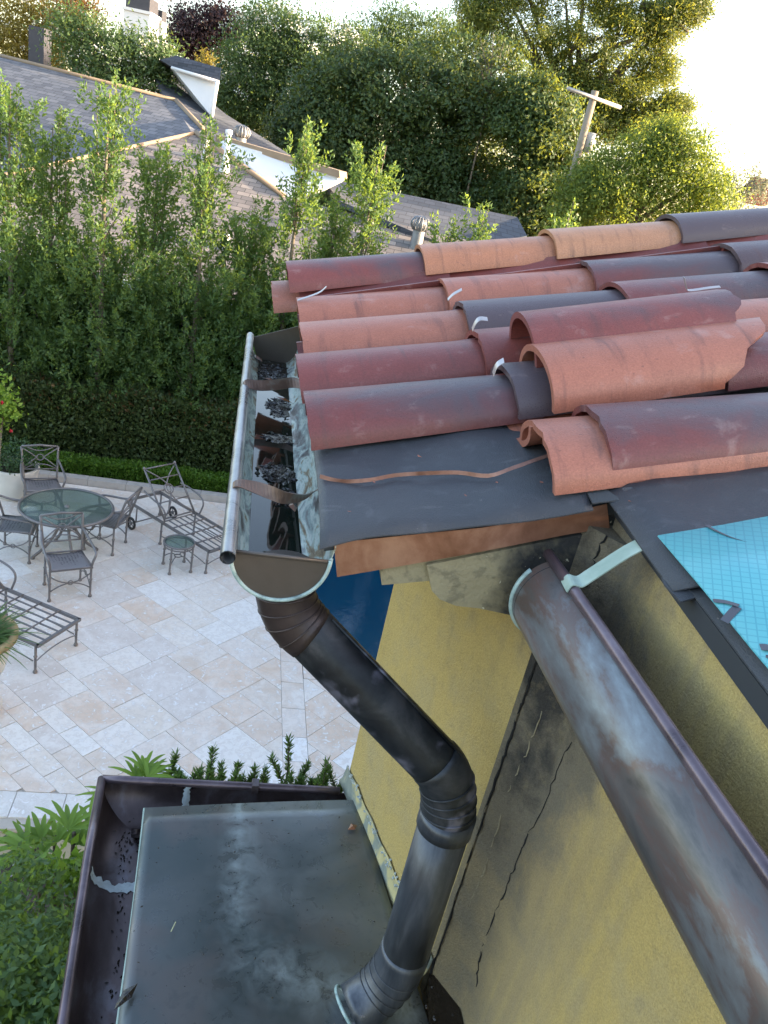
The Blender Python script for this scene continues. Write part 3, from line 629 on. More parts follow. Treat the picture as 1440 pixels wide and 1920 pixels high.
# ================================================================== downspout
ds=thing('downspout','dark round copper downspout bending from the gutter end to the lower roof','downspout',(.5,1.06,CH-1.67))
DR=.0505
P0=Vector((.118,1.175,CH-.640)); P0b=Vector((.122,1.172,CH-.700)); 
A1=onb(560,1150,1.165); A1=Vector((.150,1.165,CH-.742))
PV=Vector((.497,1.060,0))
B1=Vector((.462,1.072,CH-.985)); V0=Vector((.497,1.060,CH-1.06)); V1=Vector((.497,1.058,CH-1.50)); V2_=Vector((.497,1.058,CH-1.56)); K=Vector((.405,1.030,CH-1.635))
def elbow(a,b,c,r,mat,ribs,name='elbow',parent=ds):
    pts=subdiv_arc(a,b,c,12); mb=MB(); mb.tube(pts,r,28); e=part(mb,name,mat,parent)
    for t in ribs:
        i=t*12; k=int(i); p=pts[k].lerp(pts[min(k+1,12)],i-k); d=(pts[min(k+1,12)]-pts[max(k-1,0)]).normalized()
        q=d.orthogonal().normalized(); w_=d.cross(q); ring=[p+(q*math.cos(s)+w_*math.sin(s))*(r+.0005) for s in [2*math.pi*j/32 for j in range(32)]]
        m2=MB(); m2.tube(ring,.0018*random.uniform(.7,1.2),6,closed=True); part(m2,'rib',mat,e)
    return e
elbow(P0,Vector((.118,1.172,CH-.735)),A1+(B1-A1)*.10,DR+.0025,M['pipe_brown'],[.30,.48,.66,.84])
mb=MB(); mb.tube([A1+(B1-A1)*(.02+.98*i/10) for i in range(11)],DR,32); pp=part(mb,'pipe',M['pipe_black'],ds)
dax=(B1-A1).normalized(); sd_=dax.cross(Vector((0,1,0))).normalized()
if sd_.z<0: sd_=-sd_
mb=MB(); mb.tube([A1+(B1-A1)*t+sd_*(DR+.001)+Vector((0,-.012,0)) for t in (.1,.99)],.003,6); part(mb,'seam',M['pipe_black'],pp)
elbow(B1-dax*.02,V0+Vector((-.004,0,.055)),V0-Vector((0,0,.05)),DR+.002,M['pipe_black'],[.42,.56,.68,.80])
mb=MB(); mb.tube([V0-Vector((0,0,.012+.1*i*.43)) for i in range(11)],[DR+.0045 if i==0 else DR+.001 for i in range(11)],32)
mb=MB(); mb.tube([V0-Vector((0,0,.02)),V0-Vector((0,0,.06))],DR+.0050,32); mb.tube([V0-Vector((0,0,.02)),V1],DR+.0012,32); part(mb,'pipe',M['pipe_slate'],ds)
elbow(V1+Vector((0,0,.03)),V2_-Vector((0,0,.03)),K,DR+.0035,M['pipe_slate'],[.30,.44,.56,.68])
mb=MB(); kd=(K-V2_).normalized(); 
for s in (.004,.03): mb.box(K-kd*s*1.0+Vector((-.01,-.045,.02)),(.008,.004,.006))
part(mb,'rivet',M['silver_clip'],ds)
mb=MB(); kq=kd.cross(Vector((0,0,1))).normalized(); kw=kq.cross(kd); mb.tube([K+kd*.004+(kq*math.cos(s)+kw*math.sin(s))*(DR+.004) for s in [2*math.pi*j/32 for j in range(32)]],.004,6,closed=True); part(mb,'lip',M['verdigris'],ds)

# ================================================================== fallen gutter along the set-back wall
G2=(.575,CH-.597); G2R=.076; A0=R(111)
g2=thing('half_round_gutter','mottled brown and blue half round gutter hanging turned against yellow wall','gutter',(.575,.4,CH-.68))
part(trough(G2,G2R,-1.2,1.075,A0,A0+math.pi,n=26),'trough',M['gutter2'],g2)
bx_,bz_=G2[0]+(G2R+.004)*math.cos(A0),G2[1]+(G2R+.004)*math.sin(A0)
mb=MB(); mb.tube([(bx_,1.095-.115*i,bz_+.0015*math.sin(i)) for i in range(21)],.0095,14); part(mb,'bead',M['bead2'],g2)
mb=MB(); poly=[Vector((x,1.070,z)) for x,z in arc_pts(G2,G2R-.001,A0,A0+math.pi,22)]; mb.prism(poly,(0,.004,0)); ec=part(mb,'end_cap',M['gutter2'],g2)
mb=MB(); mb.tube([Vector((x,1.074,z)) for x,z in arc_pts(G2,G2R+.002,A0+.5,A0+math.pi,24)],.0045,8); part(mb,'rim',M['verdigris'],ec)
mb=MB(); mb.tube([Vector((x,1.058,z)) for x,z in arc_pts(G2,G2R+.0005,A0+.02,A0+math.pi,24)],.0016,6); part(mb,'seam',M['pipe_black'],ec)
s0=Vector((bx_,1.0,bz_+.011)); s1=Vector((.655,.985,deckz(.655,.985)+.002))
s0=Vector((bx_-.010,.985,bz_-.002))
pts=spline([s0,Vector((bx_-.004,.985,bz_+.011)),Vector((bx_+.012,.985,bz_+.010)),Vector((bx_+.03,.985,bz_+.028)),s1-Vector((.02,0,.012)),s1+Vector((.04,0,.013))],4)
mb=MB(); ribbon(mb,pts,[Vector((.1,1,0))]*len(pts),.034,.002); part(mb,'strap',M['green_strap'],g2,label='pale verdigris strap tying the bead to the roof edge')

# ================================================================== lower copper roof with its own gutter
zc=CH-1.67
cr_=thing('copper_roof','flat weathered copper roof with gutter round two edges, below the downspout','roof',(.2,.8,0))
def shf(p,u,v): 
    return Vector((p.x,p.y,zc+.006*math.sin(u*2.6)+.004*math.sin(v*5+u*2)+.010*u))
fl=onz(272,1514,zc); fr_=onz(660,1508,zc); nl=onz(222,1915,zc)
rows=[]
nl2=fl+(nl-fl)*3.0
mb=sheet(nl2,Vector((.75,nl2.y,zc)),fl,Vector((fr_.x+.012,fr_.y,zc)),24,30,shf,.003); sheet_o=part(mb,'sheet',M['copper_sheet'],cr_)
# pale folded edge
mb=MB(); mb.tube([shf(fl.lerp(nl2,t),0,1-t)+Vector((-.002+.003*math.sin(t*9),0,.0)) for t in [i/20 for i in range(21)]],.003,6); part(mb,'folded_edge',M['green_strap'],sheet_o)
LG=(-.150,zc+.012); LR=.080
def trough_dir(c,r,p0,p1,mat,axis):
    pass
# left run
mb=trough((-.152,zc-.006),LR,-.9,1.615,math.pi,2*math.pi,n=20)
for v in mb.v:
    if v.y>1.6: v.y-=(v.x+.152)
    if v.y<1.66: v.x+=.083*(1.66-v.y)*min(1,(1.66-v.y)/.1)
gl=part(mb,'trough',M['trough_brown'],cr_)
mb=MB(); mb.tube([(-.152-LR-.004+.083*max(0,1.63-(1.70-.26*i)),1.70-.26*i,zc) for i in range(11)],.0115,12); part(mb,'bead',M['bead2'],cr_)
# far run (turned a quarter)
mb=trough((1.615,zc-.006),LR,-.152,.50,math.pi,2*math.pi,n=20)
for v in mb.v:
    v.x,v.y=v.y,1.615*2-v.x
    if v.x<-.15: v.x-=(v.y-1.615)
mb.v=[Vector((v.x,v.y,v.z)) for v in mb.v]; part(mb,'trough',M['trough_brown'],cr_)
mb=MB(); mb.tube([(-.235+.075*i,1.615+LR+.004,zc) for i in range(10)],.0115,12); part(mb,'bead',M['bead2'],cr_)
# sealant joints
def smear(arc,axis,wd,mat,n=26):
    mb=MB(); rows=[]
    for (x,y,z,nx,ny,nz) in arc:
        w1,w2=wd*random.uniform(.5,1.2),wd*random.uniform(.4,1.4); d=Vector(axis)
        p=Vector((x,y,z))+Vector((nx,ny,nz))*.0022; rows.append([p-d*w1,p-d*w1*.3+Vector((nx,ny,nz))*.002,p+d*w2*.4+Vector((nx,ny,nz))*.002,p+d*w2])
    mb.grid(rows); return mb
ar=[]
for i in range(31):
    q=math.pi+math.pi*i/30; ar.append((-.132+LR*math.cos(q),1.415,zc-.006+LR*math.sin(q),-math.cos(q),0,-math.sin(q)))
part(smear(ar[2:],(0,1,0),.014,M['sealant']),'sealant',M['sealant'],gl)
ar=[]
for i in range(21):
    q=-math.pi/2+math.pi/2*i/20; ar.append((.0,1.615+LR*math.cos(q),zc-.006+LR*math.sin(q),0,-math.cos(q),-math.sin(q)))
part(smear(ar,(1,0,0),.010,M['sealant']),'sealant',M['sealant'],gl)
mb=MB(); mb.box((.19,1.615+LR+.003,zc+.002),(.02,.03,.030)); part(mb,'hanger',M['trough_brown'],cr_)
# debris line in the trough
mb=MB()
for _ in range(170):
    y=random.uniform(.75,1.60); x=-.150+.083*(1.66-y)+random.gauss(0,.008)-.006*math.sin(y*9); 
    if random.random()<.25: y=random.gauss(1.56,.03); x=-.13+random.gauss(0,.02)
    z=zc-.006-math.sqrt(max(0,LR**2-(x+.152-.083*(1.66-y))**2))+.002; L=random.uniform(.0015,.006); q=random.gauss(1.57,.6); d=Vector((math.cos(q),math.sin(q),0))*L; s=Vector((-d.y,d.x,0))*.5; p=Vector((x,y,z))
    mb.add([p-d,p+s,p+d,p-s,p+Vector((0,0,.002))],[(0,4,1),(1,4,2),(2,4,3),(3,4,0)])
part(mb,'leaf_debris',M['sludge'],gl,kind='stuff')
mb=MB()
for _ in range(80):
    x=random.uniform(-.08,.5); y=random.uniform(.7,1.6); L=random.uniform(.0015,.005); q=random.uniform(0,6.28); d=Vector((math.cos(q),math.sin(q),0))*L; s=Vector((-d.y,d.x,0))*.5; p=Vector((x,y,zc+.020))
    mb.add([p-d,p+s,p+d,p-s,p+Vector((0,0,.002))],[(0,4,1),(1,4,2),(2,4,3),(3,4,0)])
for (px,py,L) in ((240,1865,.035),(230,1875,.025)):
    p=onz(px,py,zc+.016); d=Vector((.5,.7,.1)).normalized()*L; s=Vector((-d.y,d.x,0))*.42; mb.add([p-d,p+s,p+d*.8,p-s*.7,p+Vector((0,0,.004))],[(0,4,1),(1,4,2),(2,4,3),(3,4,0)])
part(mb,'leaf_debris',M['sludge'],sheet_o,kind='stuff')
mb=MB(); p=onz(325,1738,zc+.02); mb.tube([p-Vector((.004,.012,0)),p+Vector((.004,.012,.001))],.0012,5); part(mb,'grass_blade',simple('dry_grass',(.6,.6,.35),.7),sheet_o)
p=onz(661,1552,zc+.024); mb=MB(); mb.add([p-Vector((.014,.008,0)),p+Vector((-.004,.012,.003)),p+Vector((.014,.010,0)),p+Vector((.006,-.010,.004)),p+Vector((0,0,.009))],[(0,4,1),(1,4,2),(2,4,3),(3,4,0)]); part(mb,'fallen_leaf',M['wetleaf'],sheet_o)
# flashing upstand along the wall
wd_=Vector((OU[0]-IN[0],OU[1]-IN[1],0)); wn=Vector((-wd_.y,wd_.x,0)).normalized()
if wn.x>0: wn=-wn
mb=MB(); rows=[]
for i in range(25):
    t=i/24*1.02; p=Vector((IN[0],IN[1],0))+wd_*t
    rows.append([p+wn*.020+Vector((0,0,zc+.004)),p+wn*.010+Vector((0,0,zc+.016)),p+wn*.004+Vector((0,0,zc+.052+.004*math.sin(i*2.1))),p+wn*.0045+Vector((0,0,zc+.062+.004*math.sin(i*1.3)))])
mb.grid(rows,True,.002,wn); part(mb,'flashing',M['flash_yel'],cr_)
mb=MB()
for _ in range(45):
    t=random.uniform(.1,1.02); p=Vector((IN[0],IN[1],0))+wd_*t+wn*random.uniform(.004,.009); z=zc+.06+random.uniform(-.012,.008); mb.box((p.x,p.y,z),(random.uniform(.003,.008),random.uniform(.003,.012),random.uniform(.002,.007)),random.random()*3)
part(mb,'sealant',M['sealant'],cr_,kind='stuff')
# dark valley in the inner corner
mb=MB(); 
mb.prism([Vector((.555,.80,zc+.012)),Vector((.657,.80,zc+.014)),Vector((.657,1.118,zc+.016)),Vector((.60,1.118,zc+.014)),Vector((.585,1.05,zc+.012))],(0,0,.006))
for _ in range(24):
    x=random.uniform(.57,.65); y=random.uniform(.85,1.10); q=random.uniform(.003,.008); mb.lathe([(q,zc+.018),(q*.8,zc+.018+q*.5),(0,zc+.018+q*.7)],(x,y,0),6)
part(mb,'debris_pile',M['sludge'],cr_,kind='stuff')
# bay below the copper roof
mb=MB(); mb.box((.34,.25,(zc-.06)/2),(.80,2.56,zc-.06)); part(mb,'bay_wall',M['stucco'],cr_)
# ================================================================== ground, patio, pool
def soil():
    m,nt,b=newmat('soil'); v=coords(nt,'World'); n1=noise(nt,v,.8,6); n2=noise(nt,v,30,5,.7)
    nt.links.new(mix(nt,n2,(.035,.028,.02),(.10,.08,.055)),b.inputs['Base Color']); b.inputs['Roughness'].default_value=.95; bump(nt,b,n2,.8,.03); return m
mb=MB(); mb.add([(-160,-60,-.12),(220,-60,-.12),(220,320,-.12),(-160,320,-.12)],[(0,1,2,3)]); struct(mb,'ground',soil())
def trav():
    m,nt,b=newmat('travertine'); oi=nt.nodes.new('ShaderNodeObjectInfo'); v0=coords(nt,'World')
    add=nd(nt,'ShaderNodeVectorMath',operation='ADD'); cmb=nt.nodes.new('ShaderNodeCombineXYZ'); 
    nt.links.new(math_(nt,'MULTIPLY',oi.outputs['Random'],40.),cmb.inputs[0]); nt.links.new(math_(nt,'MULTIPLY',oi.outputs['Random'],17.),cmb.inputs[2]); nt.links.new(v0,add.inputs[0]); nt.links.new(cmb.outputs[0],add.inputs[1]); v=add.outputs[0]
    n1=noise(nt,v,3.2,7,.62,1.0); n2=noise(nt,v,16,6,.65,.6); n3=noise(nt,v,70,4,.7)
    col=mix(nt,ramp(nt,[(.38,.0),(.75,.85)],n1).outputs[0],oi.outputs['Color'],(.82,.785,.74))
    col=mix(nt,ramp(nt,[(.47,0),(.62,.55)],n2).outputs[0],col,(.54,.46,.39))
    col=mix(nt,ramp(nt,[(.57,0),(.64,.8)],n2).outputs[0],col,(.82,.81,.80))
    col=mix(nt,ramp(nt,[(.68,0),(.76,.5)],n3).outputs[0],col,(.30,.25,.20))
    nt.links.new(col,b.inputs['Base Color']); nt.links.new(ramp(nt,[(.3,.45),(.7,.75)],n2).outputs[0],b.inputs['Roughness']); bump(nt,b,math_(nt,'ADD',n2,n3),.12,.004); return m
M['trav']=trav(); M['grout']=simple('grout',(.46,.41,.35),.95,0,.2,20)
mb=MB(); mb.box((-2.27,8.5,-.045),(6.86,7.0,.06)); mb.box((3.6,6.31,-.047),(4.86,2.62,.056)); patio=struct(mb,'patio',M['grout'])
def clip_poly(poly,x0,x1,y0,y1):
    def cl(P,f,inter):
        out=[]
        for i in range(len(P)):
            a,b=P[i-1],P[i]
            if f(b):
                if not f(a): out.append(inter(a,b))
                out.append(b)
            elif f(a): out.append(inter(a,b))
        return out
    for ax,v,sg in ((0,x0,1),(0,x1,-1),(1,y0,1),(1,y1,-1)):
        if not poly: break
        poly=cl(poly,lambda p:(p[ax]-v)*sg>=0,lambda a,b:tuple(a[k]+(b[k]-a[k])*((v-a[ax])/(b[ax]-a[ax])) for k in (0,1)))
    return poly
PAL=[(.71,.61,.53),(.66,.54,.44),(.76,.69,.62),(.68,.55,.45),(.78,.74,.69),(.64,.56,.50),(.72,.63,.54),(.69,.53,.41)]
WHITE=(.84,.84,.83)
def paver(poly,col):
    if len(poly)<3: return
    cx=sum(p[0] for p in poly)/len(poly); cy=sum(p[1] for p in poly)/len(poly)
    ar=abs(sum(poly[i-1][0]*poly[i][1]-poly[i][0]*poly[i-1][1] for i in range(len(poly))))/2
    if ar<.003: return
    k=1-.0045/math.sqrt(ar)
    z=random.uniform(-.0015,.0015); mb=MB(); mb.prism([Vector(((x-cx)*k,(y-cy)*k,-.018)) for x,y in poly],(0,0,.018))
    if (mb.v[1]-mb.v[0]).cross(mb.v[2]-mb.v[1]).z<0: mb.f=[f[::-1] for f in mb.f]
    o=obj('paver',mb.mesh('paver'),M['trav'],patio,(cx,cy,z)); o.color=(*col,1)
prng=random.Random(3)
def diag_field(x0,x1,y0,y1,whites=()):
    U=.20; c=math.sqrt(.5); occ={}; N=60
    ox,oy=-.15,5.865    # a corner of the pale square paver
    sizes=[(2,2),(3,2),(2,3),(3,3),(3,3),(3,2),(2,3),(2,2)]
    def toxy(i,j): u=i*U; v=j*U; return (ox+(u-v)*c,oy+(u+v)*c)
    pre={}
    for (wi,wj) in whites: pre[(wi,wj)]=1
    for (wi,wj) in whites:
        for di in (0,1):
            for dj in (0,1): occ[(wi+di,wj+dj)]=1
        paver(clip_poly([toxy(wi,wj),toxy(wi+2,wj),toxy(wi+2,wj+2),toxy(wi,wj+2)],x0,x1,y0,y1),WHITE)
    for j in range(-N,N):
        for i in range(-N,N):
            if (i,j) in occ: continue
            x,y=toxy(i,j)
            if x<x0-1 or x>x1+1 or y<y0-1 or y>y1+1: continue
            prng.shuffle(sizes)
            for (a,b) in sizes+[(1,2),(2,1),(1,1)]:
                if all((i+p,j+q) not in occ for p in range(a) for q in range(b)): break
            for p in range(a):
                for q in range(b): occ[(i+p,j+q)]=1
            poly=clip_poly([toxy(i,j),toxy(i+a,j),toxy(i+a,j+b),toxy(i,j+b)],x0,x1,y0,y1)
            paver(poly,prng.choice(PAL))
diag_field(-4.6,.899,5.40,11.95,[(-2,-2),(2,-5)])
diag_field(1.161,2.6,5.0,7.33,[(6,-7)])
y=5.12
wk=0
for L in (.42,.42,.36,.46,.46,.40,.55,.44,.44,.5,.5,.42,.42,.42,.4):     # straight border beside the pool
    if y+L>11.95: L=11.95-y
    if L>.05: paver([(.90,y),(1.16,y),(1.16,y+L),(.90,y+L)],WHITE if wk==2 else prng.choice(PAL[:5])); y+=L; wk+=1
for k in range(5): paver([(1.165+k*.42,7.335),(1.165+(k+1)*.42-.0,7.335),(1.165+(k+1)*.42,7.64),(1.165+k*.42,7.64)],prng.choice(PAL))
x=-4.6
while x<.89:
    L=min(prng.uniform(.4,.62),.895-x)
    if L<.1: break
    paver([(x,5.11),(x+L,5.11),(x+L,5.395),(x,5.395)],(.64,.61,.57)); x+=L
M['step']=simple('sandstone_step',(.36,.29,.17),.9,0,.3,6,.4,60); M['kerb']=simple('pale_kerb',(.42,.39,.36),.85,0,.25,10,.3,60)
mb=MB(); mb.box((-2.6,4.92,-.10),(4.0,.34,.10)); o=struct(mb,'garden_step',M['step'])
M['gravel']=simple('gravel',(.32,.31,.30),.9,0,.8,60,1.,60)
mb=MB(); 
for _ in range(900):
    x,y=random.uniform(-1.3,1.0),random.uniform(4.55,5.08); s=random.uniform(.01,.028); mb.box((x,y,-.075+s*.4),(s,s*random.uniform(.6,1.2),s*.7),random.random()*3)
o=part(mb,'gravel',M['gravel'],None); tag(o,'grey gravel strip beside the stone step','gravel',kind='stuff')
mb=MB()
kb=thing('kerb','pale stone kerb along the foot of the low hedge','kerb',(-1,12.05,0))
x=-4.6
while x<2.6: mb=MB(); mb.box((x+.3,12.05,.03),(.594,.16,.16)); part(mb,'kerb_stone',M['kerb'],kb); x+=.6
mp,ntp,bp=newmat('pool_water'); v=coords(ntp,'World'); n1=noise(ntp,v,1.2,4); ntp.links.new(mix(ntp,n1,(.001,.035,.085),(.002,.055,.10)),bp.inputs['Base Color']); bp.inputs['Roughness'].default_value=.06; bump(ntp,bp,noise(ntp,v,7,3,.6,.5),.10,.03); M['pool']=mp
mb=MB(); mb.grid([[Vector((1.17+7*i/8,7.64+8*j/8,-.07)) for i in range(9)] for j in range(9)]); struct(mb,'pool_water',M['pool'])
M['coping']=simple('blue_pool_tile',(.01,.06,.12),.3,0,.4,30)
mb=MB(); mb.box((1.15,11.6,-.06),(.03,8,.10)); struct(mb,'pool_edge',M['coping'])

# ================================================================== patio furniture
M['alu']=simple('grey_cast_metal',(.175,.165,.165),.45,.35,.25,20,.1,120)
def seatm():
    m,nt,b=newmat('woven_seat'); v=coords(nt,'Object'); vo=nd(nt,'ShaderNodeTexVoronoi'); vo.inputs['Scale'].default_value=26; vo.inputs['Randomness'].default_value=.25; nt.links.new(v,vo.inputs['Vector'])
    nt.links.new(ramp(nt,[(.22,(.05,.05,.055)),(.34,(.21,.20,.205))],vo.outputs['Distance']).outputs[0],b.inputs['Base Color']); b.inputs['Roughness'].default_value=.5; b.inputs['Metallic'].default_value=.2; return m
M['seat']=seatm()
def glass():
    m,nt,b=newmat('green_glass'); b.inputs['Base Color'].default_value=(.16,.21,.195,1); b.inputs['Roughness'].default_value=.06
    t=nd(nt,'ShaderNodeBsdfTransparent'); t.inputs[0].default_value=(.62,.74,.70,1); mx=nd(nt,'ShaderNodeMixShader'); mx.inputs[0].default_value=.36
    nt.links.new(t.outputs[0],mx.inputs[1]); nt.links.new(b.outputs[0],mx.inputs[2]); nt.links.new(mx.outputs[0],nt.nodes['Material Output'].inputs[0]); return m
M['glass']=glass()
M['wheel']=simple('black_rubber',(.015,.015,.016),.6)
def leg(mb,p,h,r=.014):
    x,y=p; mb.lathe([(0,0),(.022,.0),(.026,.012),(.020,.03),(r,.045),(r,h*.55),(r+.007,h*.57),(r+.007,h*.60),(r,h*.62),(r,h)],(x,y,0),8)
def ring(mb,c,r,ux,uy,t=.009,n=18):
    c=Vector(c); mb.tube([c+Vector(ux)*r*math.cos(q)+Vector(uy)*r*math.sin(q) for q in [2*math.pi*k/n for k in range(n)]],t,6,closed=True)
def make_chair():
    t=bpy.data.objects.new('patio_chair',None); C.objects.link(t)
    for sx in (-1,1):
        for yy in (.2,-.2):
            mb=MB(); leg(mb,(sx*(.24 if yy>0 else .215),yy),.43); part(mb,'leg',M['alu'],t,True)
    mb=MB(); rows=[]
    for j in range(9):
        y=.24-.46*j/8; rows.append([Vector((x*.5*(1-.10*j/8),y,.435-.018*math.sin(math.pi*(x+.5))+.012*math.cos(3.1*j/8))) for x in [i/8-.5 for i in range(9)]])
    mb.grid(rows,True,.014,(0,0,1)); st_=part(mb,'seat',M['seat'],t,True)
    mb=MB(); mb.tube([(-.245,.235,.44),(.245,.235,.44),(.22,-.225,.44),(-.22,-.225,.44)],.013,8,closed=True); part(mb,'seat_frame',M['alu'],t,True)
    bt=MB(); L=[Vector((-.225,-.22,.44)),Vector((-.235,-.27,.62)),Vector((-.25,-.36,.90))]; Rr=[Vector((-p.x,p.y,p.z)) for p in L]
    bt.tube(subdiv_arc(*L),.016,8); bt.tube(subdiv_arc(*Rr),.016,8); bt.tube([L[2],(0,-.375,.915),Rr[2]],.017,8); bt.tube([(-.235,-.262,.58),(.235,-.262,.58)],.010,6)
    bk=part(bt,'back_frame',M['alu'],t,True)
    sp=MB(); cz=.745; cy=-.315; ring(sp,(0,cy,cz),.045,(1,0,0),(0,-.3,.95),.009)
    for sx in (-1,1):
        sp.tube(subdiv_arc((sx*.242,-.345,.88),(sx*.12,cy-.02,.80),(sx*.045,cy,cz)),.009,6); sp.tube(subdiv_arc((sx*.23,-.265,.60),(sx*.12,cy+.02,.70),(sx*.045,cy,cz)),.009,6)
        sp.tube(subdiv_arc((sx*.2,-.37,.90),(0,-.30,.79),(sx*-.2,-.37,.90)) if sx>0 else subdiv_arc((-.22,-.262,.585),(0,-.30,.72),(.22,-.262,.585)),.008,6)
    part(sp,'ornament',M['alu'],bk,True)
    for sx in (-1,1):
        mb=MB(); mb.tube(spline([(sx*.245,-.30,.72),(sx*.275,-.12,.66),(sx*.285,.08,.645),(sx*.285,.20,.63),(sx*.27,.245,.60),(sx*.25,.23,.52),(sx*.24,.205,.43)],5),.016,8); part(mb,'arm',M['alu'],t,True)
    for (ax,p,q) in ((0,(-.24,.2),(.24,.2)),(1,(.24,.2),(.215,-.2)),(2,(-.24,.2),(-.215,-.2))):
        mb=MB(); P=Vector((*p,.13)); Q=Vector((*q,.13)); m_=(P+Q)/2
        mb.tube(subdiv_arc(P,m_+Vector((0,0,.20)),Q,10),.008,6); P2=P+Vector((0,0,.22)); Q2=Q+Vector((0,0,.22)); mb.tube(subdiv_arc(P2,m_-Vector((0,0,.01)),Q2,10),.008,6)
        ring(mb,m_+Vector((0,0,.105)),.028,(Q-P).normalized(),(0,0,1),.007,14); part(mb,'stretcher',M['alu'],t,True)
    return t
ch0=make_chair(); ch_n=0
def put_chair(x,y,face,label):
    global ch_n
    o=ch0 if ch_n==0 else copy_tree(ch0); ch_n+=1
    o.location=(x,y,0); o.rotation_euler=(0,0,math.atan2(face[1],face[0])-math.pi/2); tag(o,label,'chair','patio chairs round the table')
put_chair(-1.80,8.74,(.42,-.9),'grey metal patio armchair turned outward in front of the glass table')
put_chair(-2.60,9.54,(1,.05),'grey metal patio armchair cut by the left edge, beside the glass table')
put_chair(-1.56,10.02,(-.96,.25),'grey metal patio armchair side-on between the round table and chaise')
put_chair(-2.62,10.85,(.35,-.94),'grey metal patio armchair behind the table, next to the white pot')
# round table
TX,TY=-2.02,9.66
tb_=thing('patio_table','round patio table with green glass top and crossed metal base','table',(TX,TY,0))
mb=MB(); mb.lathe([(0,.712),(.565,.712),(.565,.722),(0,.722)],n=48); part(mb,'glass_top',M['glass'],tb_,True)
mb=MB(); ring(mb,(0,0,.715),.58,(1,0,0),(0,1,0),.020,56); part(mb,'rim',M['alu'],tb_,True)
for k in range(4):
    q=R(30+90*k); d=Vector((math.cos(q),math.sin(q),0)); mb=MB()
    mb.tube(spline([d*.57+Vector((0,0,.695)),d*.28+Vector((0,0,.68)),d*.10+Vector((0,0,.60)),d*.12+Vector((0,0,.38)),d*.26+Vector((0,0,.16)),d*.42+Vector((0,0,.02))],5),.020,8); mb.lathe([(0,0),(.03,0),(.03,.02),(0,.035)],d*.42,8); part(mb,'leg',M['alu'],tb_,True)
mb=MB(); ring(mb,(0,0,.42),.12,(1,0,0),(0,1,0),.012,20); mb.lathe([(.03,.70),(.03,.735),(0,.735)],(0,0,0),10); part(mb,'hub',M['alu'],tb_,True)
# side table
sx_,sy_=-.53,9.60
sv=thing('side_table','small round glass topped side table on three legs near the chaise','table',(sx_,sy_,0))
mb=MB(); mb.lathe([(0,.412),(.20,.412),(.20,.42),(0,.42)],n=32); part(mb,'glass_top',M['glass'],sv,True)
mb=MB(); ring(mb,(0,0,.414),.205,(1,0,0),(0,1,0),.014,36); ring(mb,(0,0,.375),.205,(1,0,0),(0,1,0),.009,36); part(mb,'rim',M['alu'],sv,True)
for k in range(4):
    q=R(-112+90*k); mb=MB(); leg(mb,(.21*math.cos(q),.21*math.sin(q)),.41); part(mb,'leg',M['alu'],sv,True)
mb=MB(); ring(mb,(0,0,.20),.045,(1,0,0),(0,1,0),.008,16)
for k in range(4): q=R(-112+90*k); d=Vector((math.cos(q),math.sin(q),0)); mb.tube(subdiv_arc(d*.21+Vector((0,0,.13)),d*.1+Vector((0,0,.24)),d*.045+Vector((0,0,.20))),.008,6)
part(mb,'stretcher',M['alu'],sv,True)
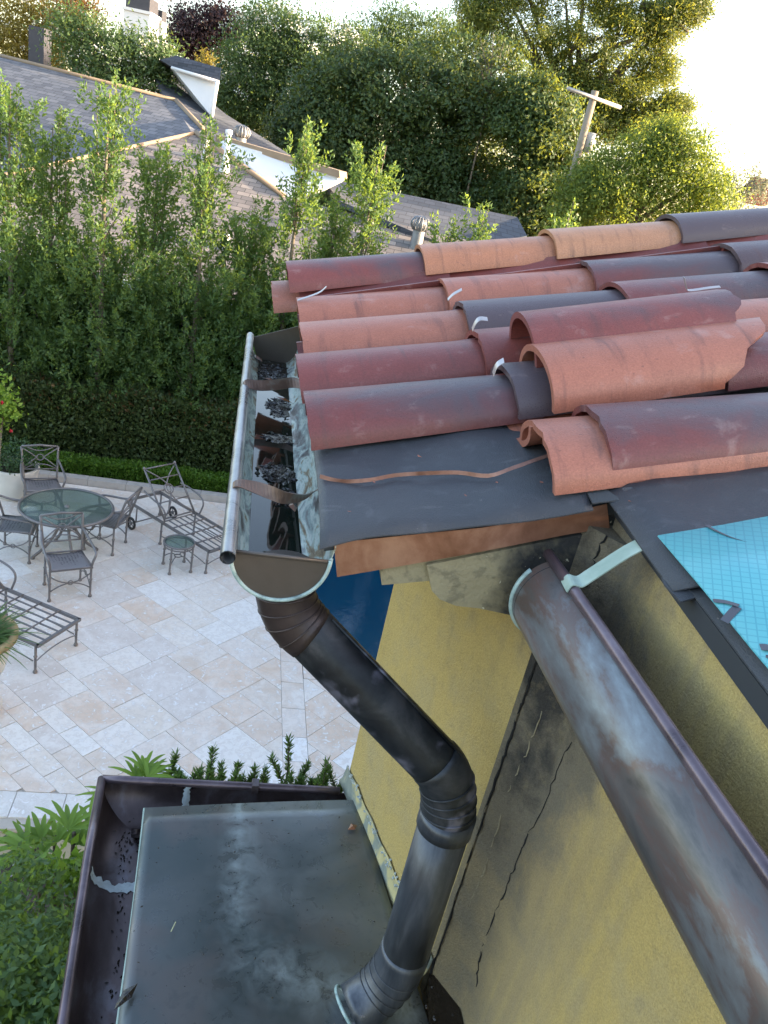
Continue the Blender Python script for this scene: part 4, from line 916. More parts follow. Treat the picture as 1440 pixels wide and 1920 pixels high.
def make_chaise(recl,wheels=True):
    t=bpy.data.objects.new('chaise_lounge',None); C.objects.link(t); W=.31; H=.36; HX=1.02
    for (x,y) in ((.03,W),(.03,-W),(1.03,W),(1.03,-W),(1.80,W*.9),(1.80,-W*.9)):
        mb=MB(); leg(mb,(x,y),H); part(mb,'leg',M['alu'],t,True)
    mb=MB()
    for s in (-1,1): mb.box((.93,s*W,H),(1.88,.03,.035))
    mb.box((0,0,H),(.03,2*W+.03,.035)); mb.box((1.86,0,H),(.03,2*W,.035)); part(mb,'frame',M['alu'],t,True)
    for y in (-.2,-.1,0,.1,.2): mb=MB(); mb.box((.51,y,H+.008),(1.0,.022,.008)); part(mb,'slat',M['alu'],t,True)
    for x in (.26,.52,.78,1.0): mb=MB(); mb.tube([(x,-W,H+.022),(x,W,H+.022)],.010,6); part(mb,'crossbar',M['alu'],t,True)
    bd=Vector((math.cos(recl),0,math.sin(recl))); o=Vector((HX,0,H+.03)); y1=Vector((0,1,0)); LB=.80
    mb=MB()
    for s in (-1,1): mb.tube([o+y1*s*.275,o+y1*s*.275+bd*LB],.015,8); mb.lathe([(0,-.02),(.022,-.01),(.022,.01),(0,.03)],o+y1*s*.275+bd*(LB+.01),8)
    for k in (0.02,.26,.62,.80): mb.tube([o+bd*k-y1*.275,o+bd*k+y1*.275],.012 if k in(.02,.8) else .010,6)
    bf=part(mb,'back_frame',M['alu'],t,True)
    mb=MB(); c=o+bd*.44; nrm=Vector((-bd.z,0,bd.x))
    ring(mb,c,.075,y1,bd,.011,20); ring(mb,c,.055,y1*.55,bd,.008,16)
    for s in (-1,1):
        mb.tube(subdiv_arc(o+bd*.78+y1*s*.26,o+bd*.60+y1*s*.02,c+bd*.07),.010,6); mb.tube(subdiv_arc(o+bd*.06+y1*s*.22,o+bd*.24+y1*s*.02,c-bd*.07),.010,6); mb.tube([c+y1*s*.075,c+y1*s*.27],.009,6)
    part(mb,'ornament',M['alu'],bf,True)
    for s in (-1,1):
        mb=MB(); mb.tube(spline([(1.45,s*.33,H+.33),(1.25,s*.36,H+.31),(1.02,s*.36,H+.27),(.93,s*.35,H+.18),(.97,s*.33,H)],5),.013,8); part(mb,'arm',M['alu'],t,True)
    mb=MB(); mb.tube([(1.62,-.36,.10),(1.62,.36,.10)],.010,6); 
    for s in (-1,1): mb.tube([(1.62,s*.30,.10),(1.62,s*.30,H)],.012,6); mb.tube(subdiv_arc((.06,s*W,.14),(.5,s*W,.22),(1.0,s*W,.14)),.007,6)
    mb.tube(subdiv_arc((.03,-W,.14),(.03,0,.24),(.03,W,.14)),.007,6); part(mb,'stretcher',M['alu'],t,True)
    if wheels:
        for s in (-1,1):
            mb=MB(); c=Vector((1.62,s*.385,.10)); ring(mb,c,.082,(1,0,0),(0,0,1),.020,24); ty=part(mb,'wheel',M['wheel'],t,True)
            mb=MB()
            for k in range(5): q=2*math.pi*k/5; mb.tube([c,c+Vector((math.cos(q)*.075,0,math.sin(q)*.075))],.007,5)
            mb.lathe([(0,-.02),(.02,-.02),(.02,.02),(0,.02)],c,8); part(mb,'spokes',M['alu'],ty,True)
    return t
c1=make_chaise(R(48)); F1=Vector((-.11,9.52,0)); F2=Vector((.33,9.96,0)); mid=(F1+F2)/2; dr=(Vector((-1.24,10.77,0))-F1); 
c1.location=mid; c1.rotation_euler=(0,0,math.atan2(F2.x-F1.x and (F2-F1).x,-(F2-F1).y)); c1.rotation_euler[2]=math.atan2((F2-F1).x,-(F2-F1).y); tag(c1,'grey metal chaise lounge with raised back and black wheels, near the side table','chaise lounge','chaise lounges on the patio')
c2=make_chaise(R(35)); L_=Vector((-1.70,7.06,0)); R_=Vector((-1.42,7.58,0)); c2.location=(L_+R_)/2; c2.rotation_euler=(0,0,math.atan2((R_-L_).x,-(R_-L_).y)); tag(c2,'grey metal chaise lounge with bare slats, foot end pointing out at left edge','chaise lounge','chaise lounges on the patio')
# pots
M['potw']=simple('white_pot',(.62,.60,.55),.7,0,.12,6,.1,40); M['potrim']=simple('mossy_rim',(.32,.25,.13),.9,0,.5,14,.5,60)
pt=thing('planter','low white round planter behind the table at left edge','planter',(-3.12,11.30,0))
mb=MB(); mb.lathe([(0,0),(.22,0),(.27,.05),(.31,.30),(.34,.46),(.345,.50),(.31,.50),(.29,.42),(0,.42)],n=32); part(mb,'bowl',M['potw'],pt,True)
mb=MB(); mb.lathe([(0,.43),(.29,.43)],n=24); part(mb,'potting_soil',soil(),pt,True)
UX,UY=-2.13,6.42
ur=thing('urn','tall white urn with mossy rim at left edge above the rear lounger','urn',(UX,UY,0))
ur['label']='tall white urn with mossy rim cut by the left edge'
mb=MB(); mb.lathe([(0,0),(.24,0),(.25,.06),(.16,.12),(.14,.22),(.17,.30),(.27,.50),(.33,.74),(.34,.84)],n=36); part(mb,'body',M['potw'],ur,True)
mb=MB(); mb.lathe([(.335,.83),(.385,.85),(.39,.90),(.33,.91),(.30,.84),(0,.82)],n=36); part(mb,'rim',M['potrim'],ur,True)
# ================================================================== vegetation
def np_mesh(name,V,F4,smooth=False):
    me=bpy.data.meshes.new(name); n=len(V); k=len(F4)
    me.vertices.add(n); me.vertices.foreach_set('co',V.astype(np.float32).ravel())
    me.loops.add(4*k); me.loops.foreach_set('vertex_index',F4.astype(np.int32).ravel())
    me.polygons.add(k); me.polygons.foreach_set('loop_start',(np.arange(k)*4).astype(np.int32)); me.polygons.foreach_set('loop_total',np.full(k,4,np.int32))
    me.update(calc_edges=True); return me
def unit(a): return a/np.maximum(np.linalg.norm(a,axis=1,keepdims=True),1e-9)
def leaf_mesh(name,P,D,L,W,off=(0,0,0),Nr=None):
    N=len(P); D=unit(D)
    if Nr is not None:
        Nr=unit(Nr+rng.normal(size=(N,3))*.38); D=unit(D-Nr*np.sum(D*Nr,1,keepdims=True)*.8)
    #
    L0=0; L=np.broadcast_to(np.asarray(L,float),(N,))*rng.uniform(.65,1.25,N); W=np.broadcast_to(np.asarray(W,float),(N,))*rng.uniform(.7,1.2,N)
    s=unit(np.cross(D,rng.normal(size=(N,3)) if Nr is None else Nr)); nn=np.cross(D,s)
    b=P-np.asarray(off); m_=b+D*(L*.45)[:,None]+nn*(W*.25)[:,None]
    V=np.stack([b,m_+s*(W*.5)[:,None],b+D*L[:,None],m_-s*(W*.5)[:,None]],1).reshape(-1,3)
    return np_mesh(name,V,np.arange(4*N).reshape(-1,4))
def rdirs(n): return unit(rng.normal(size=(n,3)))
def lobe_leaves(c,r,nc,nl,cr,up=.25,shell=.62,bias=.8):
    d=rdirs(nc); ph=rng.uniform(0,6.28,(4,)); k=rng.normal(size=(4,3))*2.2
    mod=1+.11*sum(np.sin(d@k[i]+ph[i]) for i in range(4))*.8
    rr=(shell+(1-shell)*rng.random(nc)**.6)*mod; inn=rng.random(nc)<.22; rr=np.where(inn,rr*rng.uniform(.3,.9,nc),rr)
    cc=np.asarray(c)+d*np.asarray(r)*rr[:,None]
    P=np.repeat(cc,nl,0)+rng.normal(size=(nc*nl,3))*cr*np.array([1,1,.75])*rng.uniform(.6,1.4,(nc*nl,1))
    D=np.repeat(d,nl,0)*bias+rng.normal(size=(nc*nl,3))*.75; D[:,2]+=up
    Nn=unit(unit(P-np.repeat(cc,nl,0))*.7+np.repeat(d,nl,0)*.6+np.array([0,0,.35]))
    return P,D,Nn
BARK=simple('grey_bark',(.10,.08,.06),.9,0,.35,12,.5,40); BARK2=simple('pale_bark',(.17,.14,.10),.9,0,.3,12,.4,40)
def lobes_from(px,f):
    out=[]
    for q in px:
        x,y,rx,ry=q[:4]; rx*=.94; ry*=.92; y+=(12 if y<140 and x<840 else 4); ff=f+(q[4] if len(q)>4 else 0); c=far(x,y,ff); s=ff*1.1/1430
        out.append((c,(rx*s,(rx+ry)/2*s,ry*s)))
    return out
def tree(name,label,px,f,mat,L=.16,W=.075,nc=60,nl=46,cr=.42,group='trees beyond the neighbouring roofs',trunk=.22,up=.25,flowers=None,base=None,extra=None,cat='tree',bias=.8,shell=.62):
    lo=lobes_from(px,f); cen=sum((l[0] for l in lo),Vector())/len(lo); b=Vector((cen.x,cen.y,0)) if base is None else Vector((base[0],base[1],0))
    t=thing(name,label,cat,b,0,group)
    P=[];D=[];NN=[]; fp=[]
    for c,r in lo:
        p,d,n_=lobe_leaves(c,r,nc,nl,cr,up,shell,bias); P.append(p);D.append(d);NN.append(n_)
        if flowers:
            dd=rdirs(flowers[1]); dd[:,2]=np.abs(dd[:,2]); dd=unit(dd+np.array([-.2,-.6,0])); cc=np.asarray(c)+dd*np.asarray(r)*1.02; fp.append(np.repeat(cc,16,0)+rng.normal(size=(len(cc)*16,3))*.10)
    me=leaf_mesh('crown',np.concatenate(P),np.concatenate(D),L,W,b,np.concatenate(NN)); obj('crown',me,mat,t)
    if flowers:
        q=np.concatenate(fp); obj('blossom',leaf_mesh('blossom',q,rdirs(len(q)),.07,.07,b),flowers[0],t)['kind']='stuff'
    mb=MB(); zmin=min(l[0].z for l in lo); top=Vector((cen.x,cen.y,zmin))
    mb.tube([b,b.lerp(top,.5)+Vector((.1,.05,0)),top],[trunk,trunk*.8,trunk*.6],8)
    for c,r in lo: mb.tube([top-Vector((0,0,.3)),top.lerp(c,.5)+Vector((random.uniform(-.2,.2),random.uniform(-.2,.2),.2)),c+Vector((0,0,r[2]*.5))],[trunk*.45,trunk*.3,trunk*.1],6)
    if extra: extra(mb)
    part(mb,'trunk',BARK,t); return t
G=dict(
 dark=leafmat('dark_glossy_leaf',(.022,.050,.018),(.052,.100,.032),.26,(.22,.26,.03)),
 dark2=leafmat('dark_leaf',(.025,.055,.020),(.060,.115,.035),.34,(.26,.30,.04)),
 crape=leafmat('crape_leaf',(.035,.070,.025),(.075,.135,.050),.35,(.20,.28,.05)),
 cyp=leafmat('cypress_leaf',(.045,.080,.018),(.095,.140,.032),.42,(.34,.36,.05)),
 sunny=leafmat('sunny_leaf',(.050,.095,.020),(.11,.175,.035),.42,(.34,.40,.05)),
 gold=leafmat('golden_leaf',(.10,.095,.025),(.22,.19,.04),.45,(.45,.34,.05)),
 brown=leafmat('rust_leaf',(.09,.05,.02),(.20,.11,.035),.4,(.40,.20,.04)),
 maroon=leafmat('maroon_leaf',(.030,.018,.020),(.07,.035,.035),.25,(.12,.05,.04)),
 shrub=leafmat('shrub_leaf',(.042,.094,.038),(.095,.178,.066),.42,(.26,.36,.05)),
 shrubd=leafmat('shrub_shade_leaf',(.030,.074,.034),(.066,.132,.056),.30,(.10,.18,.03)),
 hedge=leafmat('hedge_leaf',(.034,.064,.024),(.085,.125,.042),.28,(.12,.16,.03)),
 reddish=leafmat('reddish_tip_leaf',(.10,.055,.025),(.16,.10,.035),.3,(.2,.12,.04)),
 box=leafmat('boxwood_leaf',(.045,.115,.014),(.11,.23,.028),.35,(.14,.26,.02)),
 palm=leafmat('palm_leaf',(.09,.18,.02),(.22,.36,.05),.35,(.25,.40,.05)),
 podo=leafmat('podocarpus_leaf',(.035,.09,.025),(.10,.20,.06),.35,(.2,.32,.07)),
 grey=leafmat('grey_green_leaf',(.07,.085,.06),(.15,.17,.12),.35,(.3,.32,.2)))
WF=simple('white_blossom',(.75,.75,.68),.8,0,.1)
tree('evergreen_tree','big dark glossy evergreen filling the middle above the grey roof',[(700,170,100,80),(620,235,85,80),(800,190,105,95),(720,290,110,85),(860,260,95,95),(905,180,75,80),(640,330,60,70),(800,350,95,75),(880,370,80,70),(560,250,50,50)],33,G['dark'],.17,.085,150,74,.27)
tree('evergreen_tree','dark evergreen with sunlit right flank, left of the utility pole',[(1015,290,75,90),(985,380,70,70),(1070,370,60,65),(1000,210,55,55),(1085,410,60,40),(1035,240,40,45)],31,G['dark2'],.16,.08,135,70,.25)
tree('crape_myrtle','crape myrtle dotted with white blossom behind the dormer',[(480,110,70,75),(555,95,85,75),(620,130,70,70),(455,185,55,50),(540,190,75,55),(600,200,55,50),(650,110,50,55),(520,60,60,45)],38,G['crape'],.16,.07,120,64,.30,flowers=(WF,22))
tree('round_tree','rounded soft crowned tree poking up behind the evergreen at top middle',[(770,60,75,45),(725,65,50,40),(825,70,40,45),(760,90,90,40)],48,G['crape'],.24,.06,80,46,.45,up=.6)
def cyp_limbs(mb):
    for a,b_ in (((1035,230),(1030,60)),((1030,120),(1130,70)),((1040,180),(1180,150)),((1035,150),(930,60)),((1060,140),(1230,60)),((1090,210),(1220,215)),((1200,10),(1290,60))):
        p=far(*a,42); q=far(*b_,41.5); mb.tube([p,p.lerp(q,.5)+Vector((0,0,.25)),q],[.22,.14,.05],6)
tree('bald_cypress','tall feathery cypress glowing yellow green against the sky at top right',[(950,50,85,60),(1050,40,95,60),(1140,100,85,60),(1040,130,85,50),(1180,180,85,40),(1240,40,40,35),(1235,120,50,40),(1090,-40,120,50),(960,-40,100,50),(1180,20,70,40),(1100,180,70,40),(900,20,50,45),(1210,225,60,30),(1140,230,60,30),(1265,195,30,25),(1290,10,30,22)],42,G['cyp'],.17,.055,62,120,.27,up=-.15,bias=.5,shell=.3,extra=cyp_limbs,trunk=.4)
tree('sunlit_shrub_tree','yellow green sunlit bushy tree right of the utility pole',[(1150,330,65,55),(1215,300,65,60),(1285,320,60,60),(1200,375,90,45),(1320,365,45,42),(1260,270,40,35),(1110,345,40,40),(1085,385,40,35)],25.5,G['sunny'],.12,.05,75,64,.24)
tree('scrubby_tree','thin grey green scrub at right edge below the white sky',[(1385,365,45,30),(1350,345,30,30),(1415,345,20,20)],33,G['grey'],.15,.05,30,30,.35,shell=.3)
tree('leafy_tree','loose mid green tree between the white chimneys and grey roof',[(220,105,62,62),(270,150,55,42),(180,140,45,40),(285,95,35,32),(150,60,40,40)],27,G['crape'],.15,.055,70,46,.30,flowers=(WF,5))
tree('golden_tree','dusky golden tree in the top left corner',[(55,50,65,50),(5,70,50,65),(105,25,60,40),(60,100,60,40)],38,G['gold'],.18,.08,70,46,.40,flowers=(WF,4))
tree('rust_tree','small rust coloured tree top beside the golden tree',[(152,18,28,30),(135,45,20,20)],36,G['brown'],.16,.07,60,40,.30)
tree('maroon_tree','dark maroon leaved tree right of the white chimneys',[(385,38,42,26),(350,58,28,30),(425,35,22,20),(380,75,40,25)],43,G['maroon'],.20,.09,70,40,.38)
tree('yellow_sapling','small bright yellow shrub top above the dormer roof',[(388,102,9,14)],30,G['gold'],.12,.05,16,24,.12,trunk=.05)
tree('understory_tree','dark shaded trees under the crape myrtle behind the dark roof',[(470,215,60,35),(560,240,60,40),(430,170,40,50),(620,270,60,50)],41,G['hedge'],.2,.09,60,40,.40)
# bare pale shoots on the evergreen's top
mb=MB(); t=thing('bare_sapling','thin pale leafless shoots rising over the dark evergreen','sapling',far(915,200,31.5)*1)
base=far(915,190,31.5)
for (x,y) in ((900,70),(925,60),(945,80),(912,90),(960,110),(885,95)):
    q=far(x,y,31.5); mb.tube([base,base.lerp(q,.55)+Vector((0,0,.2)),q],[.03,.02,.008],5)
t.location=(base.x,base.y,0); mb.tube([(base.x,base.y,0),base],[.06,.03],6); part(mb,'stem',BARK2,t)
n=260; P=np.array([base.lerp(far(random.uniform(885,960),random.uniform(70,120),31.5),random.uniform(.5,1)) for _ in range(n)]); obj('crown',leaf_mesh('crown',P,rdirs(n),.13,.05,t.location),G['grey'],t)

# ---- tall shrubs behind the patio
def tall_shrub(px,top,b,label,wid=.55,dens=1.0):
    T=onb(px,top,b); a=T.x; H=T.z; t=thing('tall_shrub',label,'shrub',(a,b,0),0,'tall shrubs screening the neighbouring house')
    P=[];D=[]; mb=MB(); mb.tube([(a,b,0),(a+.05,b,H*.35),(a,b,H*.7),(a,b,H-.3)],[.055,.045,.028,.008],7)
    ns=int(430*dens)
    for k in range(ns):
        u=random.random(); lo_=random.random()<.84; h=.7+(min(3.1,H-1.6)-.7)*u if lo_ else 3.3+(H-4.0)*u**1.2; r=wid*(1.15 if lo_ else .46-.22*u)*math.sqrt(random.random()); q=random.uniform(0,6.28)
        s=Vector((a+r*math.cos(q),b+r*math.sin(q),h)); d=Vector((math.cos(q)*.35+random.gauss(0,.2),math.sin(q)*.35+random.gauss(0,.2),.85)).normalized(); L=random.uniform(.30,.75)*(1.15 if u>.85 else 1)
        m_=int(34*L/.5); tt=np.sqrt(rng.random(m_)); p=np.array(s)+np.outer(tt*L,np.array(d))+rng.normal(size=(m_,3))*.035
        dd=rdirs(m_)*.8+np.array(d)*.7; P.append(p);D.append(dd)
    for k in range(4):           # leaders
        x0=Vector((a+random.gauss(0,.10),b+random.gauss(0,.10),H-1.7)); L=1.7*random.uniform(.70,1.0) if k else 1.7
        mb.tube([x0,x0+Vector((random.gauss(0,.04),0,L))],[.010,.004],5)
        m_=190; tt=rng.random(m_); p=np.array(x0)+np.outer(tt*L,np.array((0,0,1)))+rng.normal(size=(m_,3))*np.array([.07,.07,.03])*(1.35-tt)[:,None]; P.append(p); D.append(rdirs(m_)+np.array([0,0,.8]))
    for k in range(10):
        h=random.uniform(1.2,H*.7); q=random.uniform(0,6.28); mb.tube([(a,b,h),(a+.3*math.cos(q),b+.3*math.sin(q),h+.5)],[.016,.006],5)
    P=np.concatenate(P);D=np.concatenate(D); obj('crown',leaf_mesh('crown',P,D,.085,.036,(a,b,0)),G['shrub'],t); part(mb,'trunk',BARK2,t)
for a in ((18,140,13.4,'tall shrub with upright shoots at the left edge',.75,1.2),(100,198,13.9,'slim shrub rising between the leftmost shrub and the tallest one',.5,.8),(208,128,13.4,'tallest shrub of the screen, its tip reaching the grey ridge',.75,1.3),(302,262,13.9,'slender shrub in front of the sunlit tan shingles',.55,.8),(400,222,13.5,'tall shrub standing before the white vent pipe',.7,1.1),(478,372,13.8,'short shrub between the vent pipe shrub and white gable',.7,.9),(583,222,13.5,'tall shrub whose tip crosses the white gable wall',.7,1.1),(715,270,13.7,'bushy shrub just left of the top orange tiles',.8,1.2),(640,360,14.0,'short leafy shrub behind the gutter, right of the white gable',.7,.9),(915,378,13.7,'small shoot tip showing above the orange tiles',.3,.5),(850,405,13.9,'lowest shoot tip beside the turbine vent',.25,.4),(1075,375,14.2,'yellow green shoot tips below the utility pole',.4,.6)):
    tall_shrub(*a)
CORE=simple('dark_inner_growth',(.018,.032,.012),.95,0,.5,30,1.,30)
# ---- clipped hedges
def hedge(name,label,x0,x1,y0,y1,z0,z1,n,mat,L,W,lump=.1,mat2=None,up=.5):
    cx,cy=(x0+x1)/2,(y0+y1)/2; t=thing(name,label,'hedge',(cx,cy,0))
    k=n//3; x=rng.uniform(x0,x1,n); q=rng.random(n)
    topm=q<.45; frm=(q>=.45)&(q<.85)
    lm=lump*(np.sin(x*3.1)+np.sin(x*7.3+1)*.6+np.sin(x*1.3+2))
    y=np.where(topm,rng.uniform(y0,y1,n),np.where(frm,y0+np.abs(rng.normal(size=n))*.08+lm*.35,rng.uniform(y0,y1,n)))
    z=np.where(topm,z1+lm*.5+lump*np.sin(y*6+x*4)*.6-np.abs(rng.normal(size=n))*.06,rng.uniform(z0,z1,n))
    P=np.stack([x,y,z],1); D=rdirs(n)*.8+np.where(topm[:,None],np.array([0,0,up]),np.array([0,-.5,up*.8]))
    half=int(n*.9); 
    obj('foliage',leaf_mesh('foliage',P[:half] if mat2 else P,D[:half] if mat2 else D,L,W,(cx,cy,0)),mat,t)
    if mat2:
        sel=(z[half:]>z1-.35); obj('tips',leaf_mesh('tips',P[half:][sel],D[half:][sel],L,W,(cx,cy,0)),mat2,t)['kind']='stuff'
    mb=MB()
    xx=x0+.2
    while xx<x1: mb.tube([(xx,cy,0),(xx+random.uniform(-.1,.1),cy,z1*.6)],[.03,.015],5); xx+=.5
    # dark twig core
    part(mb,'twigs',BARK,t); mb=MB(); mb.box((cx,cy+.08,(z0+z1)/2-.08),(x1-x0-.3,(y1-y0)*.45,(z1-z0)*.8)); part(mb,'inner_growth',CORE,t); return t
h1=onb(200,735,12.75).z; h0=onb(220,868,12.3).z
hedge('clipped_hedge','dark clipped hedge with reddish tips behind the low bright hedge',-5.0,2.6,12.62,13.25,.05,h1,52000,G['hedge'],.085,.05,.10,G['reddish'])
hedge('low_hedge','low bright green box hedge along the far patio edge',-4.8,2.6,12.16,12.52,.02,h0,30000,G['box'],.05,.028,.02)
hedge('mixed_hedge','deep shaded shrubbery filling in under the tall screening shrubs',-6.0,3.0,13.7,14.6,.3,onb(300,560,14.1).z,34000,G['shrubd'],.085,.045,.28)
for k,(y,l) in enumerate(((4.2,'added shade tree beyond the house nearest the roof ridge'),(6.2,'added shade tree beside the near end of the pool'),(8.2,'added shade tree beside the middle of the pool'),(10.2,'added shade tree beside the far half of the pool'),(12.2,'added shade tree past the far end of the pool'))):  # unseen trees, added to keep the low sun off the patio
    b=Vector((8.6,y,0)); t=thing('added_shade_tree',l+', unseen behind the tiles','tree',b,0,'added shade trees on the far side of the pool'); Pn=[]
    p,d,n_=lobe_leaves(b+Vector((0,0,2.9)),(1.4,1.8,2.9),420,40,.26,.3,.5); obj('crown',leaf_mesh('crown',p,d,.26,.15,b,n_),G['dark2'],t); mb=MB(); mb.tube([b,b+Vector((0,0,3.5))],[.12,.06],7); part(mb,'trunk',BARK,t)
# hibiscus at the left edge
def bush(name,label,c,r,nc,nl,cr,mat,L,W,group=None,flower=None,stem=.02,cat='shrub'):
    c=Vector(c); b=(c.x,c.y,0); t=thing(name,label,cat,b,0,group); p,d,n_=lobe_leaves(c,r,nc,nl,cr,.3,.4); obj('foliage',leaf_mesh('foliage',p,d,L,W,b,n_),mat,t)
    mb=MB()
    for k in range(5): q=random.uniform(0,6.28); mb.tube([b,(c.x+r[0]*.5*math.cos(q),c.y+r[1]*.5*math.sin(q),c.z)],[stem,stem*.4],5)
    part(mb,'stem',BARK2,t)
    if flower:
        for (x,y,f) in flower[1]:
            p=far(x,y,f); n=18; obj('blossom',leaf_mesh('blossom',np.tile(np.array(p),(n,1)),rdirs(n),.030,.022,b),flower[0],t)
    return t
REDF=simple('red_petal',(.5,.02,.03),.6)
bush('hibiscus','bright green hibiscus with a red flower at the left edge above the pot',far(-12,760,9.6),(.26,.3,.36),60,26,.08,G['palm'],.085,.05,flower=(REDF,((4,755,9.3),(20,808,9.4))))
pc=Vector((-3.12,11.30,.62)); bush('potted_shrub','dark small leaved shrub growing in the low white planter',pc,(.36,.36,.20),70,30,.06,G['shrubd'],.05,.028)
# fern in the urn
def strap_leaves(name,label,root,stems,mat,group=None,cat='plant',wid=.02,droop=.5):
    root=Vector(root); t=thing(name,label,cat,(root.x,root.y,0) if root.z<.2 else root,0,group); off=t.location.copy(); mb=MB()
    for (o,d,L,w_) in stems:
        o=Vector(o); d=Vector(d).normalized(); n=5; pts=[o+d*L*i/n+Vector((0,0,-droop*L*(i/n)**2.2)) for i in range(n+1)]; sd=d.cross(Vector((0,0,1))).normalized(); rows=[]
        for i,p in enumerate(pts): ww=w_*math.sin(math.pi*min(.97,.12+.86*i/n))**.7/2; rows.append([p-sd*ww+Vector((0,0,ww*.3)),p,p+sd*ww+Vector((0,0,ww*.3))])
        mb.grid(rows)
    part(mb,'fronds',mat,t); return t
st=[]
for k in range(420):
    q=random.uniform(0,6.28); e=random.uniform(.25,1.3); r=random.uniform(0,.24); st.append(((UX+r*math.cos(q),UY+r*math.sin(q),.84),(math.cos(q)*math.cos(e),math.sin(q)*math.cos(e),math.sin(e)),random.uniform(.22,.48),.014))
strap_leaves('urn_fern','feathery green fern spilling from the white urn',(UX,UY,.84),st,G['podo'],droop=.35)
# lady palms by the lower roof
def lady_palm(c,label,n,spread,H):
    c=Vector(c); st=[]; 
    for k in range(n):
        q=random.uniform(0,6.28); r=spread*math.sqrt(random.random()); hub=c+Vector((r*math.cos(q),r*math.sin(q),random.uniform(-.25,.12))); aim=Vector((math.cos(q)*.8,math.sin(q)*.8,.35))
        az=math.atan2(aim.y,aim.x)
        for j in range(8):
            a=az+(j-3.5)*.36; st.append((hub,(math.cos(a),math.sin(a),random.uniform(.15,.5)),random.uniform(.18,.28),.030))
    t=strap_leaves('lady_palm',label,(c.x,c.y,0),st,G['palm'],'lady palms beside the lower roof','palm',droop=.35)
    mb=MB()
    for k in range(max(3,n//3)): q=random.uniform(0,6.28); mb.tube([(c.x+.05*math.cos(q),c.y+.05*math.sin(q),0),(c.x+spread*.6*math.cos(q),c.y+spread*.6*math.sin(q),c.z-.05)],.012,6)
    part(mb,'cane',BARK,t); return t
lady_palm(onz(250,1475,1.25),'lady palm fan showing above the lower roof far gutter corner',11,.22,1.3)
lady_palm(onz(120,1590,1.75),'lady palm with broad fans left of the lower roof gutter',16,.26,1.8)
# podocarpus shoots
def podo(x,y,z,label,n=8):
    c=onz(x,y,z); t=thing('podocarpus_shrub',label,'shrub',(c.x,c.y,0),0,'podocarpus shrubs behind the lower gutter'); P=[];D=[]; mb=MB()
    for k in range(n):
        o=c+Vector((random.gauss(0,.08),random.gauss(0,.06),random.uniform(-.25,-.05))); d=np.array([random.gauss(0,.25),random.gauss(0,.2),1.]); d/=np.linalg.norm(d); L=random.uniform(.14,.30); m_=150; tt=rng.random(m_); P.append(np.array(o)+np.outer(tt*L,d)); r=rdirs(m_); r[:,2]*=.4; D.append(r+d*.9)
        mb.tube([(c.x,c.y,0),o,Vector(np.array(o)+d*L)],[.012,.008,.003],5)
    P=np.concatenate(P);D=np.concatenate(D); obj('foliage',leaf_mesh('foliage',P,D,.055,.012,(c.x,c.y,0)),G['podo'],t); part(mb,'stem',BARK,t)
for x,y,z,l in ((345,1462,1.2,'dark podocarpus shrub right of the lady palm fan'),(395,1470,1.25,'leafy podocarpus shrub left of the sealant joint'),(490,1468,1.2,'pale tipped podocarpus shrub before the white paver'),(545,1458,1.2,'tall podocarpus shrub in the middle of the lower gutter'),(590,1478,1.2,'small podocarpus tuft next to the corner shrub'),(630,1470,1.15,'podocarpus shrub tucked against the yellow wall corner'),(430,1478,1.2,'short podocarpus tuft over the gutter joint')): podo(x,y,z,l)
# bushes at bottom left
for x,y,z,r,l in ((40,1700,2.0,.42,'small leaved green bush below the lady palm'),(60,1830,2.2,.40,'small leaved green bush at the bottom left corner'),(-40,1900,2.3,.4,'small leaved bush cut by the left edge'),(120,1960,2.3,.36,'small leaved bush under the lower gutter at bottom')):
    c=onz(x,y,z); bush('garden_bush',l,c-Vector((0,0,.25)),(r,r,.42),120,46,.075,G['shrub'],.045,.022,'bushes below the lower roof')
c=onz(125,1640,1.9); bush('broadleaf_seedling','few broad yellow green leaves between palm and bush',c,(.12,.12,.1),10,7,.05,G['palm'],.10,.05)

# ================================================================== neighbouring house
def shingle(name,c1,c2,c3,w=.30,h=.145,vs=1.9):
    m,nt,b=newmat(name); v=coords(nt,'World',(1,1,1),(0,0,YAW)); sx=nd(nt,'ShaderNodeSeparateXYZ'); nt.links.new(v,sx.inputs[0]); cb=nt.nodes.new('ShaderNodeCombineXYZ'); nt.links.new(sx.outputs[0],cb.inputs[0]); nt.links.new(math_(nt,'MULTIPLY',sx.outputs[2],vs),cb.inputs[1])
    bt=nd(nt,'ShaderNodeTexBrick'); bt.offset=.5; bt.inputs['Color1'].default_value=c4(c1); bt.inputs['Color2'].default_value=c4(c2); bt.inputs['Mortar'].default_value=c4(c3); bt.inputs['Scale'].default_value=1; bt.inputs['Mortar Size'].default_value=.007; bt.inputs['Brick Width'].default_value=w; bt.inputs['Row Height'].default_value=h; bt.inputs['Bias'].default_value=0
    nt.links.new(cb.outputs[0],bt.inputs['Vector']); n=noise(nt,v,3,5)
    nt.links.new(mix(nt,.6,bt.outputs[0],mix(nt,n,(.5,.5,.5),(1.3,1.3,1.3)),'MULTIPLY'),b.inputs['Base Color']); b.inputs['Roughness'].default_value=.9
    bump(nt,b,bt.outputs['Fac'],-.6,.02); return m
SH1=shingle('sunlit_tan_shingle',(.16,.142,.132),(.34,.285,.245),(.05,.045,.045)); SH2=shingle('shaded_slate_shingle',(.085,.095,.115),(.16,.17,.19),(.03,.035,.04)); SH3=shingle('dark_shingle',(.045,.055,.07),(.075,.085,.105),(.02,.022,.03))  # sun and shade on the neighbouring roof put into the tan and slate tones
